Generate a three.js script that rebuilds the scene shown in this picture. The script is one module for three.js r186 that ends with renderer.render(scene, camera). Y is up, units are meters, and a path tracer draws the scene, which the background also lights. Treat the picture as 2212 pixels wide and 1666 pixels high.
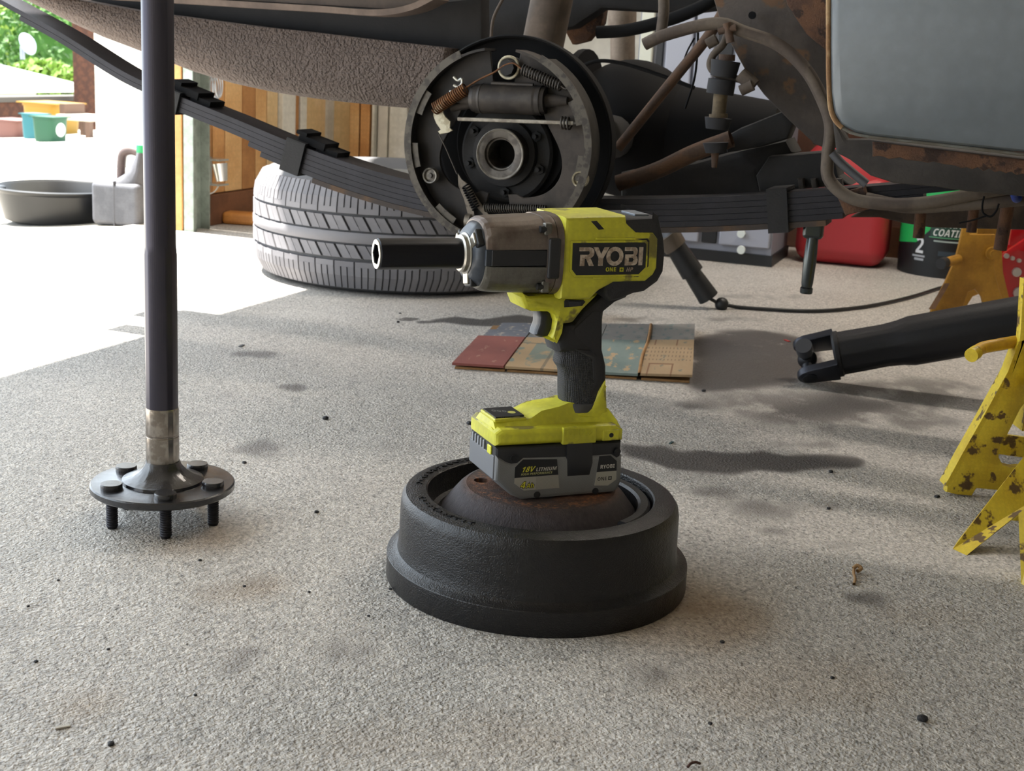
import * as THREE from 'three';
import { mergeGeometries, toCreasedNormals } from 'three/addons/utils/BufferGeometryUtils.js';
import { RoundedBoxGeometry } from 'three/addons/geometries/RoundedBoxGeometry.js';
import { TextGeometry } from 'three/addons/geometries/TextGeometry.js';
import { RectAreaLightUniformsLib } from 'three/addons/lights/RectAreaLightUniformsLib.js';
import { FontLoader } from 'three/addons/loaders/FontLoader.js';

// ---------------------------------------------------------------- camera, sky, sun, exposure
const W = 2212, H = 1666, FPX = 2900, PITCH = 13.82 * Math.PI / 180, ROLL = 3.01 * Math.PI / 180, CAMH = 0.526;
const scene = new THREE.Scene();
const camera = new THREE.PerspectiveCamera(2 * Math.atan(H / 2 / FPX) * 180 / Math.PI, W / H, 0.02, 200);
camera.position.set(0, CAMH, 0);
camera.rotation.set(-PITCH, 0, ROLL, 'YXZ');
camera.focus = 1.36; camera.userData.fStop = 19;
camera.updateMatrixWorld(true);

const YAW = 20 * Math.PI / 180, CA = Math.cos(YAW), SA = Math.sin(YAW);   // the garage and the truck stand 20 degrees off the camera's axis
const G = (u, y, v) => new THREE.Vector3(u * CA + v * SA, y, u * SA - v * CA);

scene.background = new THREE.Color(0.80, 0.90, 1.0);
scene.backgroundIntensity = 1.0;
const sun = new THREE.DirectionalLight(new THREE.Color(1.0, 0.95, 0.87), 7.5);
{
  const el = 66.6 * Math.PI / 180, to = G(-Math.cos(el), Math.sin(el), 0);
  sun.position.copy(to.multiplyScalar(14)); sun.target.position.set(0, 0, 0);
  sun.castShadow = true; sun.shadow.mapSize.set(4096, 4096); sun.shadow.radius = 1;
  const c = sun.shadow.camera; c.left = -12; c.right = 12; c.top = 12; c.bottom = -12; c.near = 0.1; c.far = 60; c.updateProjectionMatrix();
  scene.add(sun); scene.add(sun.target);
}
const renderer = new THREE.WebGLRenderer({ antialias: true });
renderer.shadowMap.enabled = true;
renderer.toneMapping = THREE.LinearToneMapping;
renderer.toneMappingExposure = 3.95;

// ---------------------------------------------------------------- helpers: pixels to places
const V3 = (x, y, z) => new THREE.Vector3(x, y, z);
function ray(px, py) { return V3((px - W / 2) / FPX, -(py - H / 2) / FPX, -1).applyQuaternion(camera.quaternion); }
function onFloor(px, py, y = 0) { const d = ray(px, py), t = (y - CAMH) / d.y; return V3(d.x * t, y, d.z * t); }
function onZ(px, py, z) { const d = ray(px, py), t = z / d.z; return V3(d.x * t, CAMH + d.y * t, z); }
const VDIR = V3(SA, 0, -CA), UDIR = V3(CA, 0, SA);
function onV(px, py, v) { const d = ray(px, py), t = v / d.dot(VDIR), p = d.clone().multiplyScalar(t); return V3(p.dot(UDIR), p.y + CAMH, -v); }   // in the turned frame: x = u, z = -v
function onU(px, py, u) { const d = ray(px, py), t = u / d.dot(UDIR), p = d.clone().multiplyScalar(t); return V3(u, p.y + CAMH, -p.dot(VDIR)); }
const toTurned = (p) => V3(p.dot(UDIR), p.y, -p.dot(VDIR));

// ---------------------------------------------------------------- helpers: noise and textures
function rng(seed) { let s = seed | 0; return () => { s = (s + 0x6d2b79f5) | 0; let t = Math.imul(s ^ (s >>> 15), 1 | s); t = (t + Math.imul(t ^ (t >>> 7), 61 | t)) ^ t; return ((t ^ (t >>> 14)) >>> 0) / 4294967296; }; }
function noiseTile(size, cells, octaves, seed, gain = 0.5) {          // tileable fractal value noise, 0..1
  const out = new Float32Array(size * size); let amp = 1, tot = 0, n = cells;
  for (let o = 0; o < octaves; o++) {
    const r = rng(seed + o * 101), L = new Float32Array(n * n); for (let i = 0; i < n * n; i++) L[i] = r();
    const k = n / size;
    for (let y = 0; y < size; y++) {
      const fy = y * k, y0 = Math.floor(fy) % n, y1 = (y0 + 1) % n; let ty = fy - Math.floor(fy); ty = ty * ty * (3 - 2 * ty);
      for (let x = 0; x < size; x++) {
        const fx = x * k, x0 = Math.floor(fx) % n, x1 = (x0 + 1) % n; let tx = fx - Math.floor(fx); tx = tx * tx * (3 - 2 * tx);
        const a = L[y0 * n + x0], b = L[y0 * n + x1], c = L[y1 * n + x0], d = L[y1 * n + x1];
        out[y * size + x] += amp * (a + (b - a) * tx + (c - a) * ty + (a - b - c + d) * tx * ty);
      }
    }
    tot += amp; amp *= gain; n *= 2; if (n > size) { break; }
  }
  for (let i = 0; i < out.length; i++) out[i] /= tot;
  return out;
}
function dataTex(size, fn, srgb = true) {
  const d = new Uint8Array(size * size * 4);
  for (let i = 0; i < size * size; i++) { const c = fn(i, i % size, (i / size) | 0); d[i * 4] = c[0]; d[i * 4 + 1] = c[1]; d[i * 4 + 2] = c[2]; d[i * 4 + 3] = 255; }
  const t = new THREE.DataTexture(d, size, size); t.wrapS = t.wrapT = THREE.RepeatWrapping; t.magFilter = THREE.LinearFilter; t.minFilter = THREE.LinearMipmapLinearFilter;
  if (srgb) t.colorSpace = THREE.SRGBColorSpace; t.needsUpdate = true; return t;
}
function canvasTex(w, h, draw, srgb = true) {
  const c = document.createElement('canvas'); c.width = w; c.height = h; draw(c.getContext('2d'), w, h);
  const t = new THREE.CanvasTexture(c); t.magFilter = THREE.LinearFilter; if (srgb) t.colorSpace = THREE.SRGBColorSpace; return t;
}
const hex = (h) => { const c = parseInt(h.slice(1), 16); return [(c >> 16) & 255, (c >> 8) & 255, c & 255]; };
const mix = (a, b, t) => [a[0] + (b[0] - a[0]) * t, a[1] + (b[1] - a[1]) * t, a[2] + (b[2] - a[2]) * t];
const sst = (x, a, b) => { let t = (x - a) / (b - a); t = t < 0 ? 0 : t > 1 ? 1 : t; return t * t * (3 - 2 * t); };
const N256 = noiseTile(256, 4, 6, 11), N256b = noiseTile(256, 8, 5, 29, 0.6), N512 = noiseTile(512, 6, 7, 47, 0.55), N512f = noiseTile(512, 64, 3, 53, 0.6);
const bumpFine = dataTex(512, (i) => { const v = N512f[i] * 255; return [v, v, v]; }, false);
const bumpCoarse = dataTex(512, (i) => { const v = (0.55 * N512[i] + 0.45 * N512f[i]) * 255; return [v, v, v]; }, false);
function scaled(t, s) { const c = t.clone(); c.repeat.set(s, s); c.needsUpdate = true; return c; }
function plain(color, rough = 0.6, metal = 0, o = {}) { return new THREE.MeshPhysicalMaterial({ color, roughness: rough, metalness: metal, ...o }); }
// two-tone worn material: b shows in blotches over a; scale = texture repeats per metre
function worn(a, b, lo, hi, scale, rough, metal = 0, bump = 0, o = {}) {
  const A = hex(a), B = hex(b), C = o.third ? hex(o.third) : null; const { third, noise, ...rest } = o; const N = noise || N256;
  const t = dataTex(256, (i) => { let c = mix(A, B, sst(N[i], lo, hi)); if (C) c = mix(c, C, sst(N256b[i], 0.56, 0.66)); const g = 0.93 + 0.14 * N256b[(i * 7 + 913) % 65536]; return [Math.min(255, c[0] * g), Math.min(255, c[1] * g), Math.min(255, c[2] * g)]; });
  t.repeat.set(scale, scale);
  const m = new THREE.MeshPhysicalMaterial({ map: t, roughness: rough, metalness: metal, ...rest });
  if (bump) { m.bumpMap = scaled(bumpCoarse, scale * 1.7); m.bumpScale = bump; }
  return m;
}

// ---------------------------------------------------------------- helpers: geometry
function boxUV(g0) {                                                   // uv in metres, by the way each face points
  const g = g0.index ? g0.toNonIndexed() : g0, p = g.attributes.position, uv = new Float32Array(p.count * 2), a = V3(), b = V3(), c = V3(), n = V3();
  for (let i = 0; i < p.count; i += 3) {
    a.fromBufferAttribute(p, i); b.fromBufferAttribute(p, i + 1); c.fromBufferAttribute(p, i + 2);
    n.copy(b).sub(a).cross(c.clone().sub(a)); const x = Math.abs(n.x), y = Math.abs(n.y), z = Math.abs(n.z);
    [a, b, c].forEach((q, k) => { const o = (i + k) * 2; if (y >= x && y >= z) { uv[o] = q.x; uv[o + 1] = q.z; } else if (x >= z) { uv[o] = q.z; uv[o + 1] = q.y; } else { uv[o] = q.x; uv[o + 1] = q.y; } });
  }
  g.setAttribute('uv', new THREE.BufferAttribute(uv, 2)); return g;
}
function clean(g) { for (const k of Object.keys(g.attributes)) if (!['position', 'normal', 'uv'].includes(k)) g.deleteAttribute(k); if (!g.attributes.normal) g.computeVertexNormals(); return g; }
const merge = (list) => mergeGeometries(list.map((g) => boxUV(clean(g.index ? g.toNonIndexed() : g))), false);
function at(g, x, y, z, rx = 0, ry = 0, rz = 0) { if (rx) g.rotateX(rx); if (ry) g.rotateY(ry); if (rz) g.rotateZ(rz); g.translate(x, y, z); return g; }
const box = (w, h, d, x = 0, y = 0, z = 0) => at(new THREE.BoxGeometry(w, h, d), x, y, z);
const rbox = (w, h, d, r = 0.004, s = 2) => new RoundedBoxGeometry(w, h, d, s, Math.min(r, w / 2.01, h / 2.01, d / 2.01));
const cyl = (r0, r1, h, s = 24) => new THREE.CylinderGeometry(r0, r1, h, s);
function between(g, a, b) {                                            // a geometry along +y, base at -h/2, laid from a to b
  const d = b.clone().sub(a), q = new THREE.Quaternion().setFromUnitVectors(V3(0, 1, 0), d.clone().normalize());
  g.applyQuaternion(q); const m = a.clone().add(b).multiplyScalar(0.5); g.translate(m.x, m.y, m.z); return g;
}
const rod = (a, b, r, r2 = r, s = 16) => between(cyl(r2, r, a.distanceTo(b), s), a, b);
const tube = (pts, r, n = 64, s = 10) => new THREE.TubeGeometry(new THREE.CatmullRomCurve3(pts, false, 'centripetal'), n, r, s, false);
const lathe = (prof, s = 64) => toCreasedNormals(new THREE.LatheGeometry(prof.map(([r, y]) => new THREE.Vector2(Math.max(r, 1e-5), y)), s), 0.55);
function shape(pts, holes = []) { const s = new THREE.Shape(pts.map((p) => new THREE.Vector2(p[0], p[1]))); for (const h of holes) s.holes.push(new THREE.Path(h.map((p) => new THREE.Vector2(p[0], p[1])))); return s; }
function ext(pts, d, bev = 0, seg = 2, holes = []) {                   // outline pushed out d deep, centred on z = 0
  const g = new THREE.ExtrudeGeometry(pts.isShape ? pts : shape(pts, holes), { depth: Math.max(1e-4, d - 2 * bev), bevelEnabled: bev > 0, bevelThickness: bev, bevelSize: bev, bevelOffset: -bev, bevelSegments: seg, curveSegments: 10 });
  g.translate(0, 0, -d / 2 + bev); return toCreasedNormals(g, 0.7);
}
function loft(rings, crease = 0.6) {                                   // closed rings of equal length, capped
  const m = rings[0].length, pos = [], idx = [];
  rings.forEach((r) => r.forEach((p) => pos.push(p.x, p.y, p.z)));
  for (let i = 0; i < rings.length - 1; i++) for (let j = 0; j < m; j++) { const a = i * m + j, b = i * m + (j + 1) % m, c = a + m, d = b + m; idx.push(a, b, c, b, d, c); }
  for (const [k, flip] of [[0, true], [rings.length - 1, false]]) { const c = V3(); rings[k].forEach((p) => c.add(p)); c.multiplyScalar(1 / m); const ci = pos.length / 3; pos.push(c.x, c.y, c.z); for (let j = 0; j < m; j++) { const a = k * m + j, b = k * m + (j + 1) % m; flip ? idx.push(ci, b, a) : idx.push(ci, a, b); } }
  const g = new THREE.BufferGeometry(); g.setAttribute('position', new THREE.Float32BufferAttribute(pos, 3)); g.setIndex(idx);
  return toCreasedNormals(g, crease);
}
const sup = (t, n) => { const c = Math.cos(t), s = Math.sin(t); return [Math.sign(c) * Math.pow(Math.abs(c), 2 / n), Math.sign(s) * Math.pow(Math.abs(s), 2 / n)]; };
const ringX = (x, cy, ry, rz, n = 2, k = 40, cz = 0) => Array.from({ length: k }, (_, i) => { const [a, b] = sup(-i / k * Math.PI * 2, n); return V3(x, cy + b * ry, cz + a * rz); });
const ringY = (y, x0, x1, w, n = 2.4, k = 36) => Array.from({ length: k }, (_, i) => { const [a, b] = sup(i / k * Math.PI * 2, n); return V3((x0 + x1) / 2 + a * (x1 - x0) / 2, y, -b * w); });
function hexa(p) {                                                     // eight corners: bottom ring 0-3, top ring 4-7
  const f = [[0, 3, 2, 1], [4, 5, 6, 7], [0, 1, 5, 4], [1, 2, 6, 5], [2, 3, 7, 6], [3, 0, 4, 7]], pos = [], c = p.reduce((s, q) => s.add(q), V3()).multiplyScalar(1 / 8), n = V3();
  for (const [a, b, d, e] of f) { n.copy(p[b]).sub(p[a]).cross(p[d].clone().sub(p[a])); const out = n.dot(p[a].clone().sub(c)) > 0; for (const k of out ? [a, b, d, a, d, e] : [a, d, b, a, e, d]) pos.push(p[k].x, p[k].y, p[k].z); }
  const g = new THREE.BufferGeometry(); g.setAttribute('position', new THREE.Float32BufferAttribute(pos, 3)); g.computeVertexNormals(); return g;
}
function strip(path, half, thick, up = V3(0, 1, 0), side = V3(0, 0, 1)) {   // a flat bar swept along a path lying in the turned frame's x-y plane
  const rings = path.map((p, i) => { const a = path[Math.max(0, i - 1)], b = path[Math.min(path.length - 1, i + 1)], t = b.clone().sub(a).normalize(), n = V3(-t.y, t.x, 0); if (n.y < 0) n.negate();
    const o = (s, k) => p.clone().addScaledVector(side, s * half).addScaledVector(n, k); return [o(-1, 0), o(1, 0), o(1, -thick), o(-1, -thick)]; });
  return loft(rings, 0.5);
}
function helix(a, b, R, w, turns, seg = 14) {
  const d = b.clone().sub(a), L = d.length(), t = d.clone().normalize(), n = Math.abs(t.y) < 0.9 ? V3(0, 1, 0) : V3(1, 0, 0), x = n.clone().cross(t).normalize(), y = t.clone().cross(x), pts = [];
  for (let i = 0; i <= turns * seg; i++) { const k = i / (turns * seg), an = i / seg * Math.PI * 2; pts.push(a.clone().addScaledVector(t, L * k).addScaledVector(x, Math.cos(an) * R).addScaledVector(y, Math.sin(an) * R)); }
  return new THREE.TubeGeometry(new THREE.CatmullRomCurve3(pts), turns * seg, w, 5, false);
}
const smooth = (pts, n) => new THREE.CatmullRomCurve3(pts, false, 'centripetal').getPoints(n);

// ---------------------------------------------------------------- helpers: things and parts
const taken = {};
function numbered(n) { if (!(n in taken)) { taken[n] = 0; return n; } taken[n]++; return n + '_' + String(taken[n]).padStart(3, '0'); }
function mesh(name, g, m, keepUV) { const o = new THREE.Mesh(keepUV ? g : boxUV(clean(g)), m); o.name = name; o.castShadow = o.receiveShadow = true; return o; }
function thing(name, label, category, pos = V3(0, 0, 0), turn = 0, group) {
  const o = new THREE.Group(); o.name = numbered(name); o.position.copy(pos); o.rotation.y = turn; o.userData = { label, category }; if (group) o.userData.group = group; scene.add(o); return o;
}
function part(parent, name, g, m, label, keepUV) { const o = mesh(name, g, m, keepUV); if (label) o.userData.label = label; parent.add(o); return o; }
function partGroup(parent, name, label) { const o = new THREE.Group(); o.name = name; if (label) o.userData.label = label; parent.add(o); return o; }
function single(name, g, m, label, category, pos, turn = 0, group, keepUV) { const o = mesh(numbered(name), g, m, keepUV); if (pos) o.position.copy(pos); o.rotation.y = turn; o.userData = { label, category }; if (group) o.userData.group = group; scene.add(o); return o; }
function structure(name, g, m, turn = 0, keepUV) { const o = mesh(name, g, m, keepUV); o.rotation.y = turn; o.userData = { kind: 'structure' }; scene.add(o); return o; }
function pieces(o, name, list, mats) { list.forEach((g, i) => part(o, name, g, Array.isArray(mats) ? mats[i % mats.length] : mats)); }
const font = await new FontLoader().loadAsync('fonts/droid/droid_sans_bold.typeface.json');

// ---------------------------------------------------------------- the setting: floor, walls, ceiling, driveway
const FX = 2.3, FZ = 3.2, toFloorUV = (p) => [(p.x + 1.15) / FX, (p.z + 4.0) / FZ];
const floorMap = (() => {
  const S = 2048, M = 1024, c = document.createElement('canvas'); c.width = c.height = M; const g = c.getContext('2d');
  g.fillStyle = '#000'; g.fillRect(0, 0, M, M);
  const blob = (pts, a, ch, soft) => { g.save(); g.filter = `blur(${soft}px)`; g.fillStyle = ch === 'r' ? `rgba(255,0,0,${a})` : ch === 'g' ? `rgba(0,255,0,${a})` : `rgba(0,0,255,${a})`; g.globalCompositeOperation = 'lighter'; g.beginPath(); pts.forEach(([x, y], i) => { const [u, v] = toFloorUV(onFloor(x, y)); i ? g.lineTo(u * M, v * M) : g.moveTo(u * M, v * M); }); g.closePath(); g.fill(); g.restore(); };
  const r = rng(77);
  const ell = (x, y, rx, ry, a, ch = 'r', soft = 5) => { const pts = []; for (let i = 0; i < 26; i++) { const t = i / 26 * Math.PI * 2, k = 0.75 + 0.5 * r(); pts.push([x + Math.cos(t) * rx * k, y + Math.sin(t) * ry * k]); } blob(pts, a, ch, soft); };
  // red channel: dark oil, grime and painted shade; green: brown rust; blue: pale scuffs and patches
  blob([[1335, 958], [1400, 966], [1430, 962], [1470, 980], [1520, 972], [1570, 980], [1640, 974], [1710, 985], [1780, 982], [1868, 990], [1872, 1000], [1850, 1012], [1790, 1010], [1700, 1022], [1640, 1016], [1580, 1024], [1500, 1014], [1450, 1012], [1390, 992], [1350, 985]], 0.85, 'r', 3);
  blob([[1330, 1000], [1380, 1006], [1440, 1030], [1400, 1036], [1345, 1018]], 0.4, 'r', 6);
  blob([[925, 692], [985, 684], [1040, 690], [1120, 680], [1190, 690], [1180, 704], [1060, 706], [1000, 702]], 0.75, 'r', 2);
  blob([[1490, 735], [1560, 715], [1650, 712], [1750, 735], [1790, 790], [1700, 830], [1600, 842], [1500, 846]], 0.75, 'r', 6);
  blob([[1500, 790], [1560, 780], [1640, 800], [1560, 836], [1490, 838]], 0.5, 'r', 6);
  for (const [x, y, rx, ry, a, s] of [[580, 970, 95, 22, .4, 6], [770, 1400, 120, 42, .42, 9], [1865, 1292, 60, 16, .55, 4], [1790, 1092, 34, 10, .5, 4], [540, 1408, 40, 14, .5, 4], [522, 1446, 42, 12, .5, 4], [560, 765, 70, 10, .4, 3], [630, 838, 46, 10, .5, 3], [880, 690, 26, 4, .6, 1], [925, 696, 26, 3, .6, 1], [1690, 870, 190, 26, .4, 8], [1850, 905, 230, 34, .42, 9], [1950, 850, 160, 30, .4, 9], [1400, 1450, 90, 30, .4, 7], [1350, 1530, 120, 30, .35, 8], [120, 1430, 110, 30, .3, 9], [270, 1620, 80, 22, .35, 7], [1540, 1065, 60, 12, .4, 4], [1660, 1100, 90, 18, .4, 6], [1660, 1150, 40, 9, .45, 3], [1830, 1180, 70, 14, .4, 5], [1500, 1650, 150, 20, .3, 9], [700, 1650, 130, 18, .3, 8], [840, 960, 60, 10, .25, 6], [500, 1265, 80, 22, .25, 8], [1330, 900, 70, 9, .3, 5], [1450, 880, 80, 8, .35, 4], [1750, 960, 90, 9, .35, 4], [1240, 905, 40, 6, .3, 4], [780, 740, 60, 8, .25, 4], [700, 760, 50, 9, .3, 4], [1650, 640, 100, 8, .25, 4], [1380, 690, 60, 6, .35, 3], [1600, 690, 80, 6, .3, 3], [1480, 545, 90, 8, .3, 3]]) ell(x, y, rx, ry, a, 'r', s);  // includes floor shade painted between the drive shaft and the jack stand
  for (let k = 0; k < 70; k++) ell(r() * 2300 - 40, 680 + r() * 980, 20 + r() * 60, 5 + r() * 14, 0.08 + 0.16 * r(), 'r', 4);
  for (const [x, y, rx, ry, a] of [[180, 1528, 60, 9, .9], [210, 1505, 26, 6, .7], [1500, 1350, 170, 55, .35], [1460, 1290, 90, 40, .35], [400, 1170, 120, 22, .35], [460, 1135, 30, 12, .45], [580, 1265, 50, 18, .3], [1640, 800, 120, 26, .4], [500, 1280, 80, 16, .3], [1700, 1480, 240, 60, .18], [1000, 1600, 300, 50, .12], [1250, 690, 120, 10, .3], [650, 540, 60, 8, .2], [2000, 1330, 120, 12, .25]]) ell(x, y, rx, ry, a, 'g', 6);
  for (const [x, y, rx, ry, a] of [[120, 1275, 130, 9, .7], [300, 1275, 90, 8, .5], [1640, 1190, 70, 16, .5], [80, 1200, 160, 60, .25], [400, 1500, 120, 30, .2], [1910, 1475, 36, 4, .8], [1280, 1580, 120, 26, .35], [2180, 1590, 60, 26, .6], [1560, 600, 240, 22, .5], [1900, 620, 180, 14, .5], [720, 680, 140, 16, .4], [960, 660, 160, 10, .5], [1840, 1235, 120, 40, .25]]) ell(x, y, rx, ry, a, 'b', 7);
  const m = g.getImageData(0, 0, M, M).data;
  const n1 = noiseTile(S, 6, 5, 301, 0.55), n2 = noiseTile(S, 900, 3, 302, 0.75), n3 = noiseTile(S, 48, 4, 303, 0.6);
  const base = [180, 175, 168], dark = [60, 56, 54], rust = [128, 96, 62], pale = [206, 202, 196];
  const t = dataTex(S, (i, x, y) => {
    const j = (((y >> 1) * M) + (x >> 1)) * 4;
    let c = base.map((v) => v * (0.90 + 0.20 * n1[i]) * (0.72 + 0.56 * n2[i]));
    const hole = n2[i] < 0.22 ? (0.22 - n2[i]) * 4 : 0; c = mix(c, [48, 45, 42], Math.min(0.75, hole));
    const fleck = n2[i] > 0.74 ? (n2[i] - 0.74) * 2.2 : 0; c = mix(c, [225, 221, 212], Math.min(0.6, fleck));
    const mo = 0.45 + 1.1 * n3[i], dm = m[j] / 255, oil = Math.min(1, dm * 1.25) * sst(dm + (n3[i] - 0.5) * 1.1 + (n2[i] - 0.5) * 0.5, 0.12, 0.5);  // the oil mask also carries the painted floor shade
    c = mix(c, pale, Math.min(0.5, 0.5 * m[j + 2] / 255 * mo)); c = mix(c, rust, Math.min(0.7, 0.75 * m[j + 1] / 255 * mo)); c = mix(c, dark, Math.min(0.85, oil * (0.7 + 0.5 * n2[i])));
    return c.map((v) => Math.max(0, Math.min(255, v)));
  });
  t.wrapS = t.wrapT = THREE.MirroredRepeatWrapping; return t;
})();
const floorBump = (() => {
  const n = noiseTile(1024, 190, 3, 411, 0.65), b = noiseTile(1024, 10, 4, 412);
  const t = dataTex(1024, (i, x, y) => { const rip = 0.5 + 0.5 * Math.sin((y + x * 0.28) / 1024 * Math.PI * 2 * 32 + b[i] * 26); const v = Math.min(255, 255 * (0.80 * n[i] + 0.14 * b[i] + 0.06 * rip * sst(b[i], 0.42, 0.6))); return [v, v, v]; }, false);
  t.repeat.set(FX / 0.42, FZ / 0.42); return t;
})();
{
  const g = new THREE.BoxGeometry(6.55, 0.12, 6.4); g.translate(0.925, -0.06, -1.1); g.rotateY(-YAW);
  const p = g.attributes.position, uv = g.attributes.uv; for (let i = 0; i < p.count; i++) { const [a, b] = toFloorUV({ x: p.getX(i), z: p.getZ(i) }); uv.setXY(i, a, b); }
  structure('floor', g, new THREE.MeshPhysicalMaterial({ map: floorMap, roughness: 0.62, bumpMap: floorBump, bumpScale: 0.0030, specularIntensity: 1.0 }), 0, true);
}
const driveMat = worn('#b9b5ac', '#a29d93', 0.35, 0.65, 0.8, 0.9, 0, 0.002);
{
  const g = hexa([V3(-45, -3.4, -45), V3(-2.35, -0.13, -45), V3(-2.35, -0.13, 10), V3(-45, -3.4, 10), V3(-45, -3.239, -45), V3(-2.35, -0.006, -45), V3(-2.35, -0.006, 10), V3(-45, -3.239, 10)]);
  structure('driveway', g, driveMat, -YAW);
}
const wallWhite = worn('#cfcabf', '#bcb6a8', 0.4, 0.7, 0.7, 0.9);
const bareDrywall = worn('#a09b92', '#938d83', 0.4, 0.7, 0.7, 0.92);
const firA = worn('#d29c62', '#bf8850', 0.35, 0.65, 3, 0.7), firB = worn('#ddb27a', '#cfa068', 0.35, 0.65, 3, 0.7), firC = worn('#b88450', '#a27042', 0.35, 0.65, 3, 0.7);
const darkWood = worn('#7a5034', '#633f28', 0.35, 0.65, 3, 0.8), brownPanel = worn('#6a4a3c', '#583c30', 0.35, 0.65, 2, 0.75), tan = worn('#dcbf92', '#cfb080', 0.35, 0.65, 2, 0.85), trimWhite = worn('#dcd9cf', '#c9c5b8', 0.4, 0.7, 2, 0.7);
const VJ = 3.285;
const wallFront = structure('wall_front', merge([box(0.15, 0.5, 4.9, -2.275, 2.35, -(VJ - 2.45)), box(0.15, 2.6, 1.0, -2.275, 1.3, -(VJ + 0.50)), box(0.15, 2.6, 0.4, -2.275, 1.3, 1.81)]), trimWhite, -YAW);
{
  const vAt = (px, py = 400) => -onU(px, py, -2.19).z;
  const board = (x0, x1, m, y0 = 0.0, y1 = 2.1, th = 0.016, nm = 'board') => { const a = vAt(x0), b = vAt(x1); part(wallFront, nm, at(rbox(th, y1 - y0, b - a - 0.003, 0.003), -2.2 + th / 2, (y0 + y1) / 2, -(a + b) / 2), m); };
  board(379, 394, firA, 0, 2.1, 0.03, 'jamb_board');
  [[430, 455, firC], [456, 482, firA], [483, 520, firB], [521, 548, firC], [549, 572, firB], [573, 596, tan]].forEach(([a, b, m]) => board(a, b, m, 0.09));
  board(597, 626, trimWhite, 0, 2.1, 0.03, 'corner_post'); board(627, 641, firC, 0.0); board(642, 656, trimWhite, 0, 2.1, 0.02, 'corner_post'); board(657, 700, tan, 0, 2.1, 0.012, 'wall_panel');
  board(430, 596, darkWood, 0, 0.088, 0.03, 'sill_plank');
}
const wallSide = structure('wall_side', box(6.6, 2.6, 0.15, 0.9, 1.3, -4.225), wallWhite, -YAW);
{
  const uAt = (px, py = 300) => onV(px, py, 4.14).x;
  const pan = (x0, x1, m, th, nm, y0 = 0) => { const a = uAt(x0), b = uAt(x1); part(wallSide, nm, at(rbox(b - a - 0.004, 2.5 - y0, th, 0.003), (a + b) / 2, (2.5 + y0) / 2, -4.15 + th / 2), m); };
  pan(715, 757, tan, 0.012, 'wall_panel'); pan(759, 781, firB, 0.03, 'stud'); pan(782, 804, firA, 0.03, 'stud'); pan(806, 814, trimWhite, 0.03, 'stud');
  pan(815, 838, wallWhite, 0.012, 'wall_panel'); pan(840, 880, trimWhite, 0.014, 'wall_panel'); pan(882, 1000, wallWhite, 0.012, 'wall_panel'); pan(1640, 1980, brownPanel, 0.02, 'wall_panel'); pan(1984, 2300, brownPanel, 0.02, 'wall_panel');
}
structure('baseboard_side', box(1.9, 0.09, 0.02, 0.40, 0.045, -4.12), darkWood, -YAW);
{ // added tube light, unseen above the frame, to brighten the far floor
  RectAreaLightUniformsLib.init();
  const c = G(0.1, 2.42, 3.25), s = thing('added_tube_light', 'added unseen tube light over the truck, put in to brighten the far floor', 'added light', c, -YAW);
  part(s, 'housing', at(rbox(1.3, 0.06, 0.20, 0.01), 0, 0.04, 0), plain('#d9dadb', 0.4)); for (const z of [-0.05, 0.05]) part(s, 'tube', at(cyl(0.016, 0.016, 1.2, 16), 0, -0.006, z, 0, 0, Math.PI / 2), new THREE.MeshStandardMaterial({ color: '#ffffff', emissive: '#fff6ea', emissiveIntensity: 1.0, roughness: 0.4 })); for (const x of [-0.5, 0.5]) part(s, 'hanger', at(cyl(0.004, 0.004, 0.12, 8), x, 0.12, 0), plain('#8a8c8e', 0.4, 0.6));
  const l = new THREE.RectAreaLight('#fff4e6', 15, 1.2, 0.16); l.position.copy(c).setY(2.39); l.rotation.set(-Math.PI / 2, 0, 0); l.rotation.order = 'YXZ'; l.rotation.y = -YAW; scene.add(l);
}
structure('wall_back', box(0.15, 2.6, 6.5, 4.125, 1.3, -1.1), wallWhite, -YAW);
structure('wall_near', box(6.6, 2.6, 0.15, 0.9, 1.3, 2.085), wallWhite, -YAW);
structure('ceiling', box(6.7, 0.12, 6.6, 0.9, 2.66, -1.1), bareDrywall, -YAW);
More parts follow.
